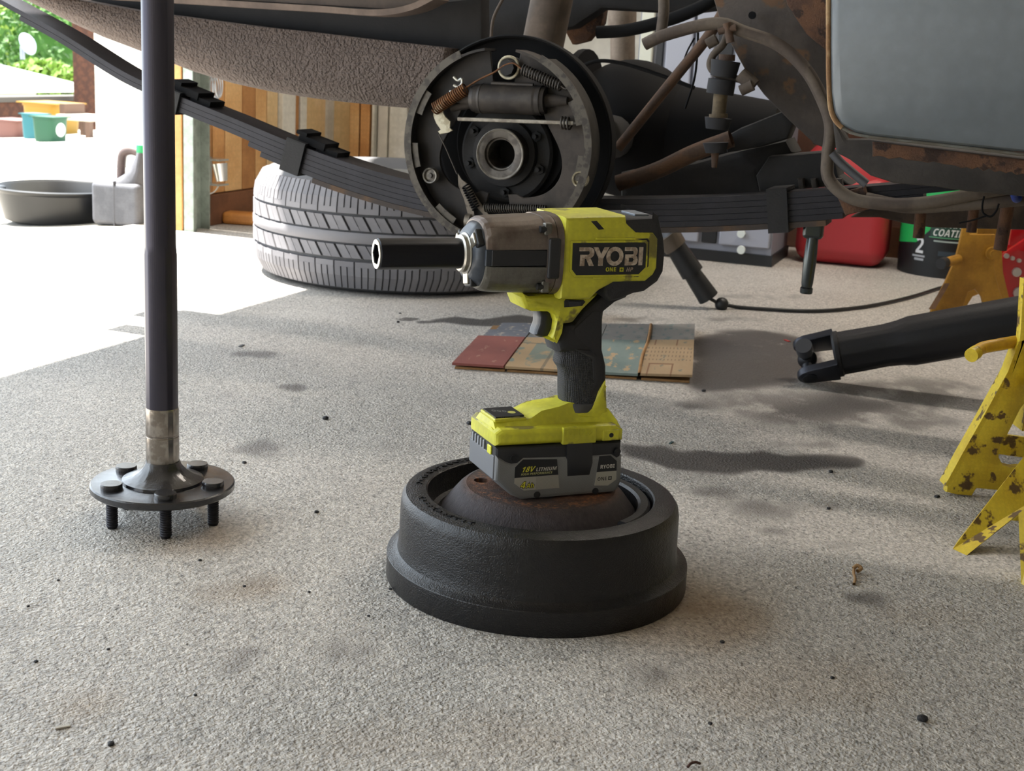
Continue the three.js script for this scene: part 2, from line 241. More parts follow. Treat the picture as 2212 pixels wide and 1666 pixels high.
// ---------------------------------------------------------------- brake drum
const castIron = new THREE.MeshPhysicalMaterial({ color: '#111012', roughness: 0.36, metalness: 0.0, ior: 1.5, bumpMap: scaled(bumpCoarse, 16), bumpScale: 0.0011 });
const castSmooth = new THREE.MeshPhysicalMaterial({ color: '#151416', roughness: 0.45, metalness: 0, bumpMap: scaled(bumpCoarse, 10), bumpScale: 0.0006 });
const DC = V3(0.035, 0, -1.314);
{
  const d = thing('brake_drum', 'black cast iron brake drum lying on the concrete under the impact wrench', 'brake drum', DC);
  const rustHub = (() => {
    const S = 512, t = dataTex(S, (i, x, y) => {
      const dx = (x / S - 0.5) * 0.2, dy = (y / S - 0.5) * 0.2, r = Math.hypot(dx, dy) + (N512[i] - 0.5) * 0.012, n = N512f[i];
      let c = mix([66, 56, 54], [96, 66, 50], sst(N512[i], 0.4, 0.62)); const ring = Math.max(0, 1 - Math.abs(r - 0.064) / 0.012); c = mix(c, [146, 92, 56], ring * (0.15 + 0.75 * sst(n, 0.48, 0.72)));
      c = mix(c, [112, 92, 80], Math.max(0, 1 - Math.abs(r - 0.045) / 0.012) * 0.6 * n); c = mix(c, [58, 52, 54], sst(r, 0.072, 0.088)); const g = 0.8 + 0.4 * n; return c.map((v) => v * g);
    });
    t.wrapS = t.wrapT = THREE.ClampToEdgeWrapping; return new THREE.MeshPhysicalMaterial({ map: t, roughness: 0.72, metalness: 0.25, bumpMap: scaled(bumpCoarse, 3), bumpScale: 0.0012 });
  })();
  part(d, 'drum_body', lathe([[0.140, 0], [0.1545, 0], [0.1556, 0.002], [0.1556, 0.0252], [0.1551, 0.0259], [0.1478, 0.0286], [0.1450, 0.0312], [0.1439, 0.0360], [0.1434, 0.045], [0.1428, 0.0790], [0.1415, 0.0855], [0.1380, 0.0905], [0.1330, 0.0920], [0.1175, 0.0925], [0.1160, 0.0912], [0.1148, 0.078], [0.1120, 0.0700], [0.1060, 0.0690], [0.1010, 0.0730], [0.1005, 0.060], [0.132, 0.055], [0.139, 0.03], [0.140, 0]], 128), castIron);
  const uvHub = (g) => { const gg = clean(g.index ? g.toNonIndexed() : g), p = gg.attributes.position, uv = new Float32Array(p.count * 2); for (let i = 0; i < p.count; i++) { uv[i * 2] = p.getX(i) / 0.2 + 0.5; uv[i * 2 + 1] = p.getZ(i) / 0.2 + 0.5; } gg.setAttribute('uv', new THREE.BufferAttribute(uv, 2)); return gg; };
  const holeAt = onFloor(1040, 1037, 0.1).sub(DC), h0 = Math.atan2(-holeAt.z, holeAt.x), hr = Math.hypot(holeAt.x, holeAt.z);
  const circ = (cx, cy, r, n = 28) => Array.from({ length: n }, (_, i) => [cx + r * Math.cos(i / n * 6.28319), cy + r * Math.sin(i / n * 6.28319)]);
  const hs = [circ(0, 0, 0.035)]; hs.push(circ(Math.cos(h0) * hr, Math.sin(h0) * hr, 0.0078));
  const plate = new THREE.ExtrudeGeometry(shape(circ(0, 0, 0.0765, 96), hs), { depth: 0.009, bevelEnabled: false }); plate.rotateX(-Math.PI / 2); plate.translate(0, 0.0905, 0);
  const cone = lathe([[0.1010, 0.0730], [0.0960, 0.0800], [0.0900, 0.0880], [0.0850, 0.0940], [0.0800, 0.0985], [0.0765, 0.0997]], 96);
  part(d, 'hub_face', mergeGeometries([uvHub(plate), uvHub(cone)]), rustHub, 'rusty hub face with stud holes', true);
  const wgt = []; const wa = (p) => { const q = p.clone().sub(DC); return Math.atan2(q.z, q.x); };
  const a0 = wa(onFloor(1347, 1126, 0.09)), a1 = wa(onFloor(1384, 1006, 0.09)) ; const n = 26;
  for (let i = 0; i <= n; i++) { const t = a0 + (a1 - a0) * i / n, c = Math.cos(t), s = Math.sin(t), P = (r, y) => V3(c * r, y, s * r); wgt.push([P(0.1005, 0.074), P(0.1005, 0.0865), P(0.1030, 0.089), P(0.1105, 0.089), P(0.1130, 0.0865), P(0.1130, 0.074)]); }
  part(d, 'balance_weight', loft(wgt.map((r) => r.reverse())), castSmooth, 'curved balance weight in the groove');
  const r = rng(5); const marks = [];
  for (const [b0, b1, cnt] of [[Math.PI * 1.02, Math.PI * 1.33, 13], [Math.PI * 0.68, Math.PI * 0.92, 11]]) for (let k = 0; k < cnt; k++) { const t = b0 + (b1 - b0) * k / cnt; for (let j = 0; j < 2; j++) { const g = box(0.0016, 0.0010, 0.005 + 0.002 * r(), 0, 0, 0); g.rotateY(r() * 1.4 - 0.7); g.translate(0.1255 + (j - 0.5) * 0.003, 0.0928, (r() - .5) * 0.002); g.rotateY(-t); marks.push(g); } }
  part(d, 'casting_mark', merge(marks), castSmooth).userData.kind = 'stuff';
}
// ---------------------------------------------------------------- axle shaft standing on its wheel studs
{
  const steelDark = new THREE.MeshPhysicalMaterial({ color: '#45434d', roughness: 0.33, metalness: 0.7 });
  const steelFl = new THREE.MeshPhysicalMaterial({ color: '#1a1a1f', roughness: 0.26, metalness: 0.0, clearcoat: 0.6, clearcoatRoughness: 0.2, bumpMap: scaled(bumpCoarse, 20), bumpScale: 0.0006 });
  const steelBright = worn('#a9a29a', '#8d857c', 0.42, 0.62, 26, 0.24, 0.95), stud = plain('#2c2b30', 0.5, 0.6);
  const FC = V3(-0.383, 0, -1.423), T0 = 0.0455;
  const s = thing('axle_shaft', 'long dark steel axle shaft standing upright on the wheel studs of its flange', 'axle shaft', FC);
  part(s, 'flange', lathe([[0, T0 - 0.0088], [0.0765, T0 - 0.0088], [0.0785, T0 - 0.007], [0.0785, T0 - 0.0015], [0.077, T0], [0.0445, T0 + 0.0002], [0.0440, T0 + 0.0035], [0.042, T0 + 0.0045], [0.034, T0 + 0.007], [0.026, T0 + 0.012], [0.0205, T0 + 0.019], [0.0190, T0 + 0.024], [0, T0 + 0.024]], 96), steelFl);
  part(s, 'seal_surface', lathe([[0, 0.068], [0.0178, 0.068], [0.0180, 0.070], [0.0180, 0.098], [0.0177, 0.0985], [0.0177, 0.1000], [0.0180, 0.1005], [0.0180, 0.128], [0.0174, 0.131], [0, 0.131]], 48), steelBright, 'worn bright bearing surface');
  part(s, 'shaft', lathe([[0, 0.130], [0.0173, 0.130], [0.0173, 0.300], [0.0170, 0.303], [0.0164, 0.310], [0.0164, 0.86], [0.0150, 0.87], [0.0150, 0.93], [0.013, 0.935], [0, 0.935]], 48), steelDark);
  for (const [px, py] of [[236, 1043], [281, 1006], [418, 1002], [468, 1038], [357, 1061]]) {
    const p = onFloor(px, py, 0.0525).sub(FC); const a = Math.atan2(p.z, p.x), x = Math.cos(a) * 0.0585, z = Math.sin(a) * 0.0585;
    const threads = []; for (let k = 0; k < 12; k++) { const y = 0.002 + k * 0.0027; threads.push([0.0058, y], [0.0065, y + 0.00135]); }
    const st = part(s, 'wheel_stud', at(lathe([[0, 0.0], [0.0050, 0.0], ...threads, [0.0062, 0.036], [0, 0.037]], 24), x, 0, z), stud);
    part(st, 'stud_head', at(lathe([[0, T0 - 0.0005], [0.0118, T0 - 0.0005], [0.0118, T0 + 0.0050], [0.0112, T0 + 0.0060], [0, T0 + 0.0060]], 28), x, 0, z), steelFl);
  }
}
// ---------------------------------------------------------------- impact wrench on the drum
{
  const B = 23 * Math.PI / 180, O = V3(0.0469, 0.1000, -1.3121), EX = V3(Math.cos(B), 0, -Math.sin(B)), EZ = V3(Math.sin(B), 0, Math.cos(B)), EYE = V3(0, CAMH, 0).sub(O);
  const D = (px, py, c = 0) => { const d = ray(px, py), t = (c - EYE.dot(EZ)) / d.dot(EZ), p = EYE.clone().addScaledVector(d, t); return [p.dot(EX), p.y]; };
  const outl = (pts, c0) => pts.map(([x, y, c]) => D(x, y, c === undefined ? c0 : c));
  const w = thing('impact_wrench', 'yellow and black cordless impact wrench standing on the brake drum', 'impact wrench', O, B);
  const yel = worn('#d4d136', '#c0bc31', 0.4, 0.7, 5, 0.45, 0, 0, { third: '#877f3a', clearcoat: 0.15, clearcoatRoughness: 0.5 });
  const rub = new THREE.MeshPhysicalMaterial({ color: '#2b2b2e', roughness: 0.72, bumpMap: scaled(bumpFine, 10), bumpScale: 0.0002 }), gripM = new THREE.MeshPhysicalMaterial({ color: '#3a3a3d', roughness: 0.6 });
  { const t = dataTex(64, (i, x, y) => { const a = Math.abs((x % 32) - 16) / 16, b = Math.abs((y % 32) - 16) / 16, v = 255 * Math.min(1, 1.5 * (1 - Math.max(a, b))); return [v, v, v]; }, false); t.repeat.set(280, 280); gripM.bumpMap = t; gripM.bumpScale = 0.0012; }
  const metal = worn('#7a7069', '#675b54', 0.4, 0.65, 9, 0.42, 0.65, 0.0002), metalGrey = worn('#77756f', '#65625b', 0.4, 0.65, 9, 0.45, 0.6, 0.0002), noseM = plain('#363c45', 0.38, 0.1), blk = plain('#1c1d20', 0.5), blk2 = plain('#26272b', 0.42), silver = plain('#aaa69d', 0.3, 0.9), sock = new THREE.MeshPhysicalMaterial({ color: '#1f2026', roughness: 0.42, metalness: 0.55 }), sockEnd = plain('#b9b9b4', 0.35, 0.9);
  const AY = 0.2405;                                                    // height of the drive axis
  // socket
  const xs0 = -0.194, xs1 = -0.1105, rs = 0.0146;
  const sk = part(w, 'socket', (() => { const g = lathe([[0.0085, 0.050], [0.0102, 0.050], [0.0102, 0.0005], [0.0114, 0], [0.0136, 0], [0.0146, 0.0012], [0.0146, 0.080], [0.0138, xs1 - xs0], [0.006, xs1 - xs0], [0.006, 0.07], [0, 0.07]], 48); g.rotateZ(-Math.PI / 2); g.translate(xs0, AY, 0); return g; })(), sock, 'black impact socket');
  { const hexPts = Array.from({ length: 6 }, (_, i) => [0.0104 * Math.cos(i * Math.PI / 3), 0.0104 * Math.sin(i * Math.PI / 3)]); const g = new THREE.ExtrudeGeometry(shape(Array.from({ length: 40 }, (_, i) => [0.0137 * Math.cos(i * 0.15708), 0.0137 * Math.sin(i * 0.15708)]), [hexPts]), { depth: 0.0012, bevelEnabled: false }); g.rotateY(-Math.PI / 2); g.translate(xs0 + 0.0004, AY, 0); part(sk, 'socket_rim', g, sockEnd, 'bright worn socket rim'); }
  // anvil, collar, nose
  part(w, 'anvil', (() => { const g = lathe([[0, 0], [0.0085, 0], [0.0085, 0.014], [0.011, 0.016], [0.011, 0.03], [0, 0.03]], 32); g.rotateZ(-Math.PI / 2); g.translate(-0.121, AY, 0); return g; })(), silver);
  part(w, 'nose_collar', (() => { const g = lathe([[0.0, 0], [0.0165, 0], [0.0180, 0.0015], [0.0180, 0.005], [0.0200, 0.0056], [0.0200, 0.009], [0, 0.009]], 40); g.rotateZ(-Math.PI / 2); g.translate(-0.1130, AY, 0); return g; })(), silver);
  const X0 = -0.0965;
  part(w, 'nose_ring', loft([ringX(-0.1065, AY, 0.0225, 0.0225, 2.0), ringX(-0.1055, AY, 0.0250, 0.0250, 2.1), ringX(-0.0985, AY, 0.0310, 0.0310, 2.3), ringX(-0.090, AY, 0.0325, 0.0325, 2.4)]), noseM, 'dark blue grey nose ring');
  for (const a of [0.9, 2.95, 5.1]) { const g = rbox(0.006, 0.012, 0.012, 0.0015); g.translate(0, 0.0235, 0); const q = part(w, 'nose_lug', at(g, 0, 0, 0), silver); q.geometry.rotateX(a); q.geometry.translate(-0.1045, AY, 0); const h = rbox(0.0075, 0.009, 0.018, 0.002); h.translate(0, 0.0275, 0); h.rotateX(a); h.translate(-0.1015, AY, 0); part(q, 'lug_seat', h, blk); }
  // metal hammer case, upper and lower shell
  const case_ = (k) => { const xs = [[X0 - 0.001, 0.0318], [X0 + 0.0005, 0.0335], [X0 + 0.004, 0.0352], [-0.085, 0.0360], [-0.060, 0.0370], [-0.036, 0.0380], [-0.024, 0.0388]]; return xs.map(([x, r]) => { const N = 26, o = [], i2 = []; for (let i = 0; i <= N; i++) { const t = (k > 0 ? 0.115 : Math.PI + 0.115) + (Math.PI - 0.23) * i / N, [a, b] = sup(t, 2.9); o.push(V3(x, AY + b * r, a * r * 0.955)); i2.unshift(V3(x, AY + b * r * 0.8, a * r * 0.955 * 0.8)); } return o.concat(i2).reverse(); }); };
  part(w, 'hammer_case', loft(case_(1)), metal, 'brown grey metal hammer case, upper shell'); part(w, 'hammer_case', loft(case_(-1)), metalGrey, 'grey metal hammer case, lower shell');
  part(w, 'case_core', loft([ringX(-0.097, AY, 0.029, 0.029, 2.4), ringX(-0.024, AY, 0.0345, 0.0335, 2.6)]), blk);
  for (const s of [1, -1]) part(w, 'side_strip', at(rbox(0.058, 0.0152, 0.004, 0.001), -0.064, AY + 0.0005, s * 0.0338), blk2);
  part(w, 'nose_band', (() => { const g = rbox(0.008, 0.0155, 0.004, 0.001); g.translate(-0.0945, AY + 0.0005, 0.0325); return g; })(), noseM);
  for (const s of [1, -1]) part(w, 'side_bumper', at(rbox(0.0125, 0.039, 0.007, 0.0025), -0.0305, AY + 0.0, s * 0.0365), blk2);
  const fl = (x0, x1, r) => loft([ringX(x0, AY + 0.0005, r * 0.985, r * 0.975, 3.2), ringX(x0 + 0.001, AY + 0.0005, r, r * 0.985, 3.2), ringX(x1, AY + 0.0005, r, r * 0.985, 3.2)]);
  part(w, 'case_flange', fl(-0.037, -0.0275, 0.0385), metal); part(w, 'case_flange', fl(-0.0270, -0.0205, 0.0392), metal);
  for (const [sy, sz] of [[1, 1], [-1, 1], [1, -1], [-1, -1]]) { const b0 = part(w, 'screw_boss', at(rbox(0.008, 0.012, 0.008, 0.002), -0.0365, AY + sy * 0.0275, sz * 0.0315), metalGrey); part(b0, 'screw', at(cyl(0.0033, 0.0033, 0.006, 18), -0.0415, AY + sy * 0.0275, sz * 0.0325, 0, 0, Math.PI / 2), blk); }
  // yellow motor shell
  const shell = outl([[1204, 459, 0], [1328, 459, 0.01], [1356, 481, 0.036], [1376, 500, 0.036], [1413, 501, 0.036], [1424, 516, 0.036], [1422, 560, 0.036], [1421, 580, 0.036], [1413, 595, 0.036], [1395, 610, 0.036], [1326, 612, 0.036], [1296, 628, 0.036], [1275, 648, 0.036], [1217, 646, 0.036]]);
  { const x0 = -0.0205; shell[0][0] = x0; shell[shell.length - 1][0] = x0; shell[shell.length - 1][1] = 0.2005; }
  const lp = outl([[1234, 523], [1391, 522], [1395, 527], [1393, 577], [1377, 593], [1242, 595], [1232, 582]], 0.036);
  part(w, 'motor_shell', ext(shell, 0.0735, 0.0055, 4), yel, 'scuffed yellow motor shell');
  // logo panel
  const LZ = 0.03685;
  const logo = part(w, 'logo_panel', at(ext(lp, 0.003, 0.0008, 2), 0, 0, LZ), blk, 'black logo panel');
  { const grow = (pts, k) => { const cx = pts.reduce((s, p) => s + p[0], 0) / pts.length, cy = pts.reduce((s, p) => s + p[1], 0) / pts.length; return pts.map(([x, y]) => [x + Math.sign(x - cx) * k, y + Math.sign(y - cy) * k]); };
    part(w, 'logo_frame', at(ext(grow(lp, 0.0016), 0.0034, 0.0006, 2, [grow(lp, 0.0001)]), 0, 0, LZ - 0.0002), yel);
    const slot = outl([[1373, 516], [1398, 515], [1402, 520], [1400, 575], [1378, 598], [1368, 598], [1395, 578], [1397, 524], [1394, 520]], 0.0365); part(w, 'vent_slot', at(ext(slot, 0.0014, 0, 1), 0, 0, LZ - 0.0002), blk);
    const Lm = worn('#d0c2b3', '#a59382', 0.45, 0.6, 40, 0.4, 0.5);
    const mk = (f) => { const s = new THREE.Shape(); f(s); return s; };
    const R_ = mk((s) => { s.moveTo(0, 1); s.lineTo(.48, 1); s.quadraticCurveTo(.79, 1, .79, .71); s.quadraticCurveTo(.79, .5, .6, .42); s.lineTo(.8, 0); s.lineTo(.55, 0); s.lineTo(.38, .38); s.lineTo(.3, .38); s.lineTo(.3, 0); s.lineTo(.06, 0); s.lineTo(.06, .6); s.lineTo(.46, .6); s.quadraticCurveTo(.55, .6, .55, .7); s.quadraticCurveTo(.55, .79, .46, .79); s.lineTo(0, .79); });
    const Y_ = mk((s) => { s.moveTo(0, 1); s.lineTo(.26, 1); s.lineTo(.43, .62); s.lineTo(.6, 1); s.lineTo(.86, 1); s.lineTo(.55, .4); s.lineTo(.55, 0); s.lineTo(.31, 0); s.lineTo(.31, .4); });
    const O_ = mk((s) => { s.absellipse(.46, .5, .46, .52, 0, Math.PI * 2); const h = new THREE.Path(); h.absellipse(.46, .5, .25, .29, 0, Math.PI * 2, true); s.holes.push(h); });
    const B_ = mk((s) => { s.moveTo(0, 1); s.lineTo(.48, 1); s.quadraticCurveTo(.7, 1, .7, .76); s.quadraticCurveTo(.7, .6, .62, .54); s.quadraticCurveTo(.73, .45, .73, .27); s.quadraticCurveTo(.73, 0, .48, 0); s.lineTo(.04, 0); s.lineTo(.04, .6); s.lineTo(.42, .6); s.quadraticCurveTo(.49, .6, .49, .69); s.quadraticCurveTo(.49, .79, .42, .79); s.lineTo(0, .79); const h = new THREE.Path([[.25, .19], [.25, .41], [.46, .41], [.52, .3], [.46, .19]].map((p) => new THREE.Vector2(...p))); s.holes.push(h); });
    const I_ = mk((s) => { s.moveTo(0, 0); s.lineTo(.22, 0); s.lineTo(.22, 1); s.lineTo(0, 1); });
    const [lx0, ly0] = D(1248, 574, LZ), [lx1, ly1] = D(1382, 533, LZ), hL = ly1 - ly0, sc = (lx1 - lx0) / 3.28;
    let x = 0; for (const [S, wd] of [[R_, .73], [Y_, .72], [O_, .98], [B_, .78], [I_, .2]]) { const g = new THREE.ExtrudeGeometry(S, { depth: 0.0008, bevelEnabled: false, curveSegments: 12 }); g.scale(sc, hL, 1); g.translate(lx0 + x * sc, ly0, LZ + 0.0014); part(logo, 'letter', g, Lm, 'worn tan logo letter'); x += wd; }
    const txt = (str, px, py, h, m, shear = 0) => { const g = new TextGeometry(str, { font, size: h, depth: 0.0005, curveSegments: 4 }); g.applyMatrix4(new THREE.Matrix4().makeShear(0, 0, shear, 0, 0, 0)); const [tx, ty] = D(px, py, LZ); g.translate(tx, ty, LZ + 0.0014); return part(logo, 'letter', g, m); };
    const ltY = plain('#b9b62c', 0.5); txt('ONE', 1306, 586, 0.0040, ltY); txt('HP', 1350, 586, 0.0040, Lm, 0.25);
    const [qx, qy] = D(1341, 582, LZ); part(logo, 'plus_mark', at(ext([[-.0021, -.0021], [.0021, -.0021], [.0021, .0021], [-.0021, .0021]], 0.0006, 0, 1, [[[-.0004, -.0014], [.0004, -.0014], [.0004, -.0004], [.0014, -.0004], [.0014, .0004], [.0004, .0004], [.0004, .0014], [-.0004, .0014], [-.0004, .0004], [-.0014, .0004], [-.0014, -.0004], [-.0004, -.0004]]]), qx, qy, LZ + 0.0016), ltY);
    const v1 = outl([[1276, 478], [1288, 477], [1304, 495], [1292, 496]], 0.036); part(w, 'vent_slot', at(ext(v1, 0.0016, 0, 1), 0, 0, 0.0365), blk);
    for (const [y, x0, x1] of [[516, 1287, 1372], [600, 1282, 1368]]) { const p0 = D(x0, y, LZ), p1 = D(x1, y, LZ); part(w, 'shell_ridge', at(rbox(p1[0] - p0[0], 0.0026, 0.0022, 0.0008), (p0[0] + p1[0]) / 2, (p0[1] + p1[1]) / 2, LZ), yel); }
    part(w, 'top_fin', at(rbox(0.020, 0.003, 0.02, 0.0012), 0.022, 0.2785, 0.006), yel);
  }
  // black rear cap, neck, grip
  const rear = outl([[1292, 463, 0], [1395, 461, 0], [1413, 467, 0.02], [1428, 490, 0.03], [1438, 515, 0.034], [1441, 545, 0.034], [1437, 588, 0.034], [1425, 610, 0.034], [1395, 632, 0.034], [1372, 636, 0.034], [1342, 647, 0.032], [1318, 652, 0.03], [1306, 640, 0.03], [1292, 600, 0.02]]);
  part(w, 'rear_housing', ext(rear, 0.069, 0.008, 4), rub, 'black rubber rear housing');
  part(w, 'rear_vent', at(rbox(0.016, 0.003, 0.03, 0.001), 0.070, 0.2795, 0.004), plain('#6f7680', 0.4)); part(w, 'rear_vent', at(rbox(0.012, 0.003, 0.034, 0.001), 0.036, 0.2790, 0.010), plain('#6f7680', 0.4));
  const neck = outl([[1327, 616], [1296, 632], [1256, 668], [1235, 695], [1213, 699], [1204, 723], [1197, 740], [1203, 760], [1298, 760], [1299, 690], [1301, 673], [1308, 664], [1321, 654], [1350, 642], [1360, 620]], 0.012);
  part(w, 'neck', ext(neck, 0.040, 0.0085, 4), rub);
  const gp = [[744, 1199, 1298, .0175], [752, 1202, 1298, .0178], [766, 1204, 1299, .018], [775, 1201, 1300, .0182], [782, 1200, 1301.5, .0182], [788, 1203, 1303, .018], [796, 1209, 1304.5, .0178], [808, 1210.5, 1307, .018], [830, 1210, 1309, .0188], [850, 1210.5, 1310, .0192], [866, 1211.5, 1310, .0196]];
  part(w, 'grip', loft(gp.map(([y, a, b, hw]) => { const f = D(a, y, 0.002), k = D(b, y, 0.008); return ringY(f[1], f[0], k[0], hw, 2.5); }).reverse()), gripM, 'dark grey textured rubber grip');
  const sv = outl([[1247, 704], [1239, 712], [1241, 722], [1290, 770], [1299, 764], [1299, 690], [1296, 672], [1280, 672]], 0.0195); part(w, 'grip_panel', at(ext(sv, 0.004, 0.0014, 2), 0, 0, 0.0186), rub);
  const back = outl([[1235, 752], [1277, 778], [1279, 826], [1254, 866], [1240, 880], [1272, 882], [1309, 822], [1309, 790], [1300, 752]], 0.0175); part(w, 'grip_back', at(ext(back, 0.0382, 0.004, 3), 0, 0, 0), rub);
  part(w, 'grip_collar', loft([[866, 1211, 1300, .0202], [872, 1210.5, 1294, .0206], [884, 1210.5, 1286, .0206]].map(([y, a, b, hw]) => { const f = D(a, y, 0.002), k = D(b, y, 0.008); return ringY(f[1], f[0], k[0], hw, 2.5); }).reverse()), plain('#4a4a4d', 0.65));
  // trigger group
  const tg = outl([[1123, 641], [1129, 633], [1140, 637], [1213, 633], [1262, 634], [1290, 634], [1256, 669], [1236, 695], [1228, 698], [1213, 699], [1205, 723], [1196, 740], [1180, 732], [1190, 729], [1197, 714], [1200, 694], [1195, 680], [1185, 673], [1145, 672], [1133, 667]], 0.018);
  part(w, 'trigger_housing', ext(tg, 0.047, 0.006, 3), yel);
  const tr = outl([[1160, 668], [1187, 668], [1197, 688], [1199, 705], [1193, 724], [1187, 731], [1166, 729], [1155, 724], [1158, 712], [1163, 700], [1164, 686]], 0.008); part(w, 'trigger', ext(tr, 0.021, 0.0055, 4), plain('#25272d', 0.42), 'dark grey trigger');
  const sw = outl([[1219, 651], [1222, 647], [1260, 648], [1264, 652], [1257, 661], [1219, 664]], 0.024); const swp = part(w, 'direction_switch', at(ext(sw, 0.0035, 0.0008, 2), 0, 0, 0.0235), blk); const sb = outl([[1228, 650], [1256, 651], [1254, 660], [1230, 662]], 0.026); part(swp, 'switch_button', at(ext(sb, 0.004, 0.001, 2), 0, 0, 0.0245), plain('#303238', 0.45));
  // yellow foot
  const ft = [[-0.0800, 0.0570], [-0.0800, 0.0690], [-0.074, 0.0735], [0.050, 0.0715], [0.0585, 0.066], [0.0585, 0.0545], [0.02, 0.0555]];
  part(w, 'foot', ext(ft, 0.073, 0.005, 3), yel, 'yellow battery foot');
  part(w, 'foot_ridge', loft([[-0.0785, 0.070, 0.0725, 0.024], [-0.0765, 0.070, 0.0775, 0.0255], [-0.060, 0.070, 0.0805, 0.027], [-0.042, 0.069, 0.0785, 0.029], [-0.038, 0.069, 0.0795, 0.030], [-0.026, 0.068, 0.0860, 0.027], [-0.006, 0.068, 0.0885, 0.0235], [0.004, 0.068, 0.0915, 0.0225], [0.036, 0.068, 0.0915, 0.0225], [0.048, 0.068, 0.0840, 0.026], [0.0575, 0.067, 0.0720, 0.030]].map(([x, y0, y1, hz]) => [[-1, 0], [-0.72, 1], [0.72, 1], [1, 0]].map(([a, b]) => V3(x, y0 + (y1 - y0) * b, a * hz)).reverse())), yel);
  const spur = outl([[1310, 818], [1300, 826], [1285, 857], [1273, 879], [1240, 893], [1250, 906], [1338, 912], [1326, 896], [1313, 882]], 0.019); part(w, 'foot_spur', ext(spur, 0.0415, 0.006, 3), yel);
  { const p0 = D(1217, 915, 0.037), p1 = D(1287, 957, 0.037); part(w, 'foot_plate', at(rbox(p1[0] - p0[0], 0.0175, 0.006, 0.0015), (p0[0] + p1[0]) / 2, 0.0635, 0.0352), yel); const q0 = D(1303, 925, 0.037), q1 = D(1337, 948, 0.037); const e = part(w, 'foot_lug', at(rbox(q1[0] - q0[0], 0.011, 0.005, 0.0012), (q0[0] + q1[0]) / 2, 0.0615, 0.0352), yel); part(e, 'lug_hole', at(cyl(0.0024, 0.0024, 0.001, 18), (q0[0] + q1[0]) / 2, 0.0618, 0.0376, Math.PI / 2), blk);
    const g = new TextGeometry('ONE', { font, size: 0.0066, depth: 0.0007, curveSegments: 4 }); const [tx, ty] = D(1224, 942, 0.038); g.translate(tx, ty, 0.0380); part(w, 'foot_letter', g, yel); const [ax, ay] = D(1273, 935, 0.038); part(w, 'foot_letter', at(ext([[-.0033, -.0033], [.0033, -.0033], [.0033, .0033], [-.0033, .0033]], 0.0008, 0, 1, [[[-.0006, -.0022], [.0006, -.0022], [.0006, -.0006], [.0022, -.0006], [.0022, .0006], [.0006, .0006], [.0006, .0022], [-.0006, .0022], [-.0006, .0006], [-.0022, .0006], [-.0022, -.0006], [-.0006, -.0006]]]), ax, ay, 0.0385), yel); }
  { const tx = canvasTex(256, 160, (g) => { g.fillStyle = '#26282c'; g.fillRect(0, 0, 256, 160); g.strokeStyle = '#8d8f8c'; g.lineWidth = 5; for (const [x, y] of [[60, 50], [100, 62], [140, 74]]) { g.beginPath(); g.arc(x, y, 13, 0, 6.28); g.stroke(); } g.fillStyle = '#c6c36a'; g.beginPath(); g.ellipse(188, 100, 34, 22, 0, 0, 6.28); g.fill(); });
    const pd = new THREE.BoxGeometry(0.030, 0.0022, 0.034); pd.rotateZ(0.02); pd.translate(-0.0595, 0.0812, 0.002); part(w, 'control_pad', pd, new THREE.MeshPhysicalMaterial({ map: tx, roughness: 0.35 }), 'dark control pad with mode lights', true); part(w, 'pad_frame', at(rbox(0.034, 0.004, 0.040, 0.0015), -0.0595, 0.0788, 0.002), yel); }
  // battery pack
  const bt = partGroup(w, 'battery_pack', 'black and grey clip-on battery pack');
  part(bt, 'battery_top', ext([[-0.0790, 0.030], [-0.0790, 0.0560], [0.0575, 0.0545], [0.0575, 0.030]], 0.0715, 0.004, 3), blk2);
  const lo = outl([[1077, 986], [1085, 992], [1094, 998], [1106, 1001.5], [1118, 1000], [1131, 989], [1220, 987], [1281, 984], [1322, 981], [1333, 988], [1344, 983], [1342, 1040], [1336, 1055]], 0.037); lo[0][0] = -0.0788; const lo2 = lo.concat([[0.0520, 0.0008], [-0.0500, 0.0008], [-0.0610, 0.0060], [-0.0788, 0.0225]]);
  const carbon = dataTex(64, (i, x, y) => { const v = (((x + y) >> 3) & 1) ? 128 : 116; return [v, v + 1, v + 3]; }); carbon.repeat.set(160, 160);
  part(bt, 'battery_shell', ext(lo2, 0.0755, 0.004, 3), new THREE.MeshPhysicalMaterial({ map: carbon, roughness: 0.5 }), 'grey lower battery shell');
  part(bt, 'battery_end', at(rbox(0.003, 0.024, 0.066, 0.001), -0.0785, 0.0345, -0.001), plain('#6b6d72', 0.5));
  const lt = outl([[1224, 958], [1281, 956], [1281, 1000], [1274, 1027], [1225, 1030]], 0.038); part(bt, 'release_latch', at(ext(lt, 0.006, 0.0015, 2), 0, 0, 0.0352), blk2, 'black release latch');
  const lab = (poly, w0, h0, draw, label) => { const pts = outl(poly, 0.038), xs = pts.map((p) => p[0]), ys = pts.map((p) => p[1]), x0 = Math.min(...xs), x1 = Math.max(...xs), y0 = Math.min(...ys), y1 = Math.max(...ys); const g = ext(pts, 0.0006, 0, 1), p = g.attributes.position, uv = new Float32Array(p.count * 2); for (let i = 0; i < p.count; i++) { uv[i * 2] = (p.getX(i) - x0) / (x1 - x0); uv[i * 2 + 1] = (p.getY(i) - y0) / (y1 - y0); } g.setAttribute('uv', new THREE.BufferAttribute(uv, 2)); g.translate(0, 0, 0.0380); part(bt, 'battery_label', clean(g), new THREE.MeshPhysicalMaterial({ map: canvasTex(w0, h0, draw), roughness: 0.4 }), label, true); };
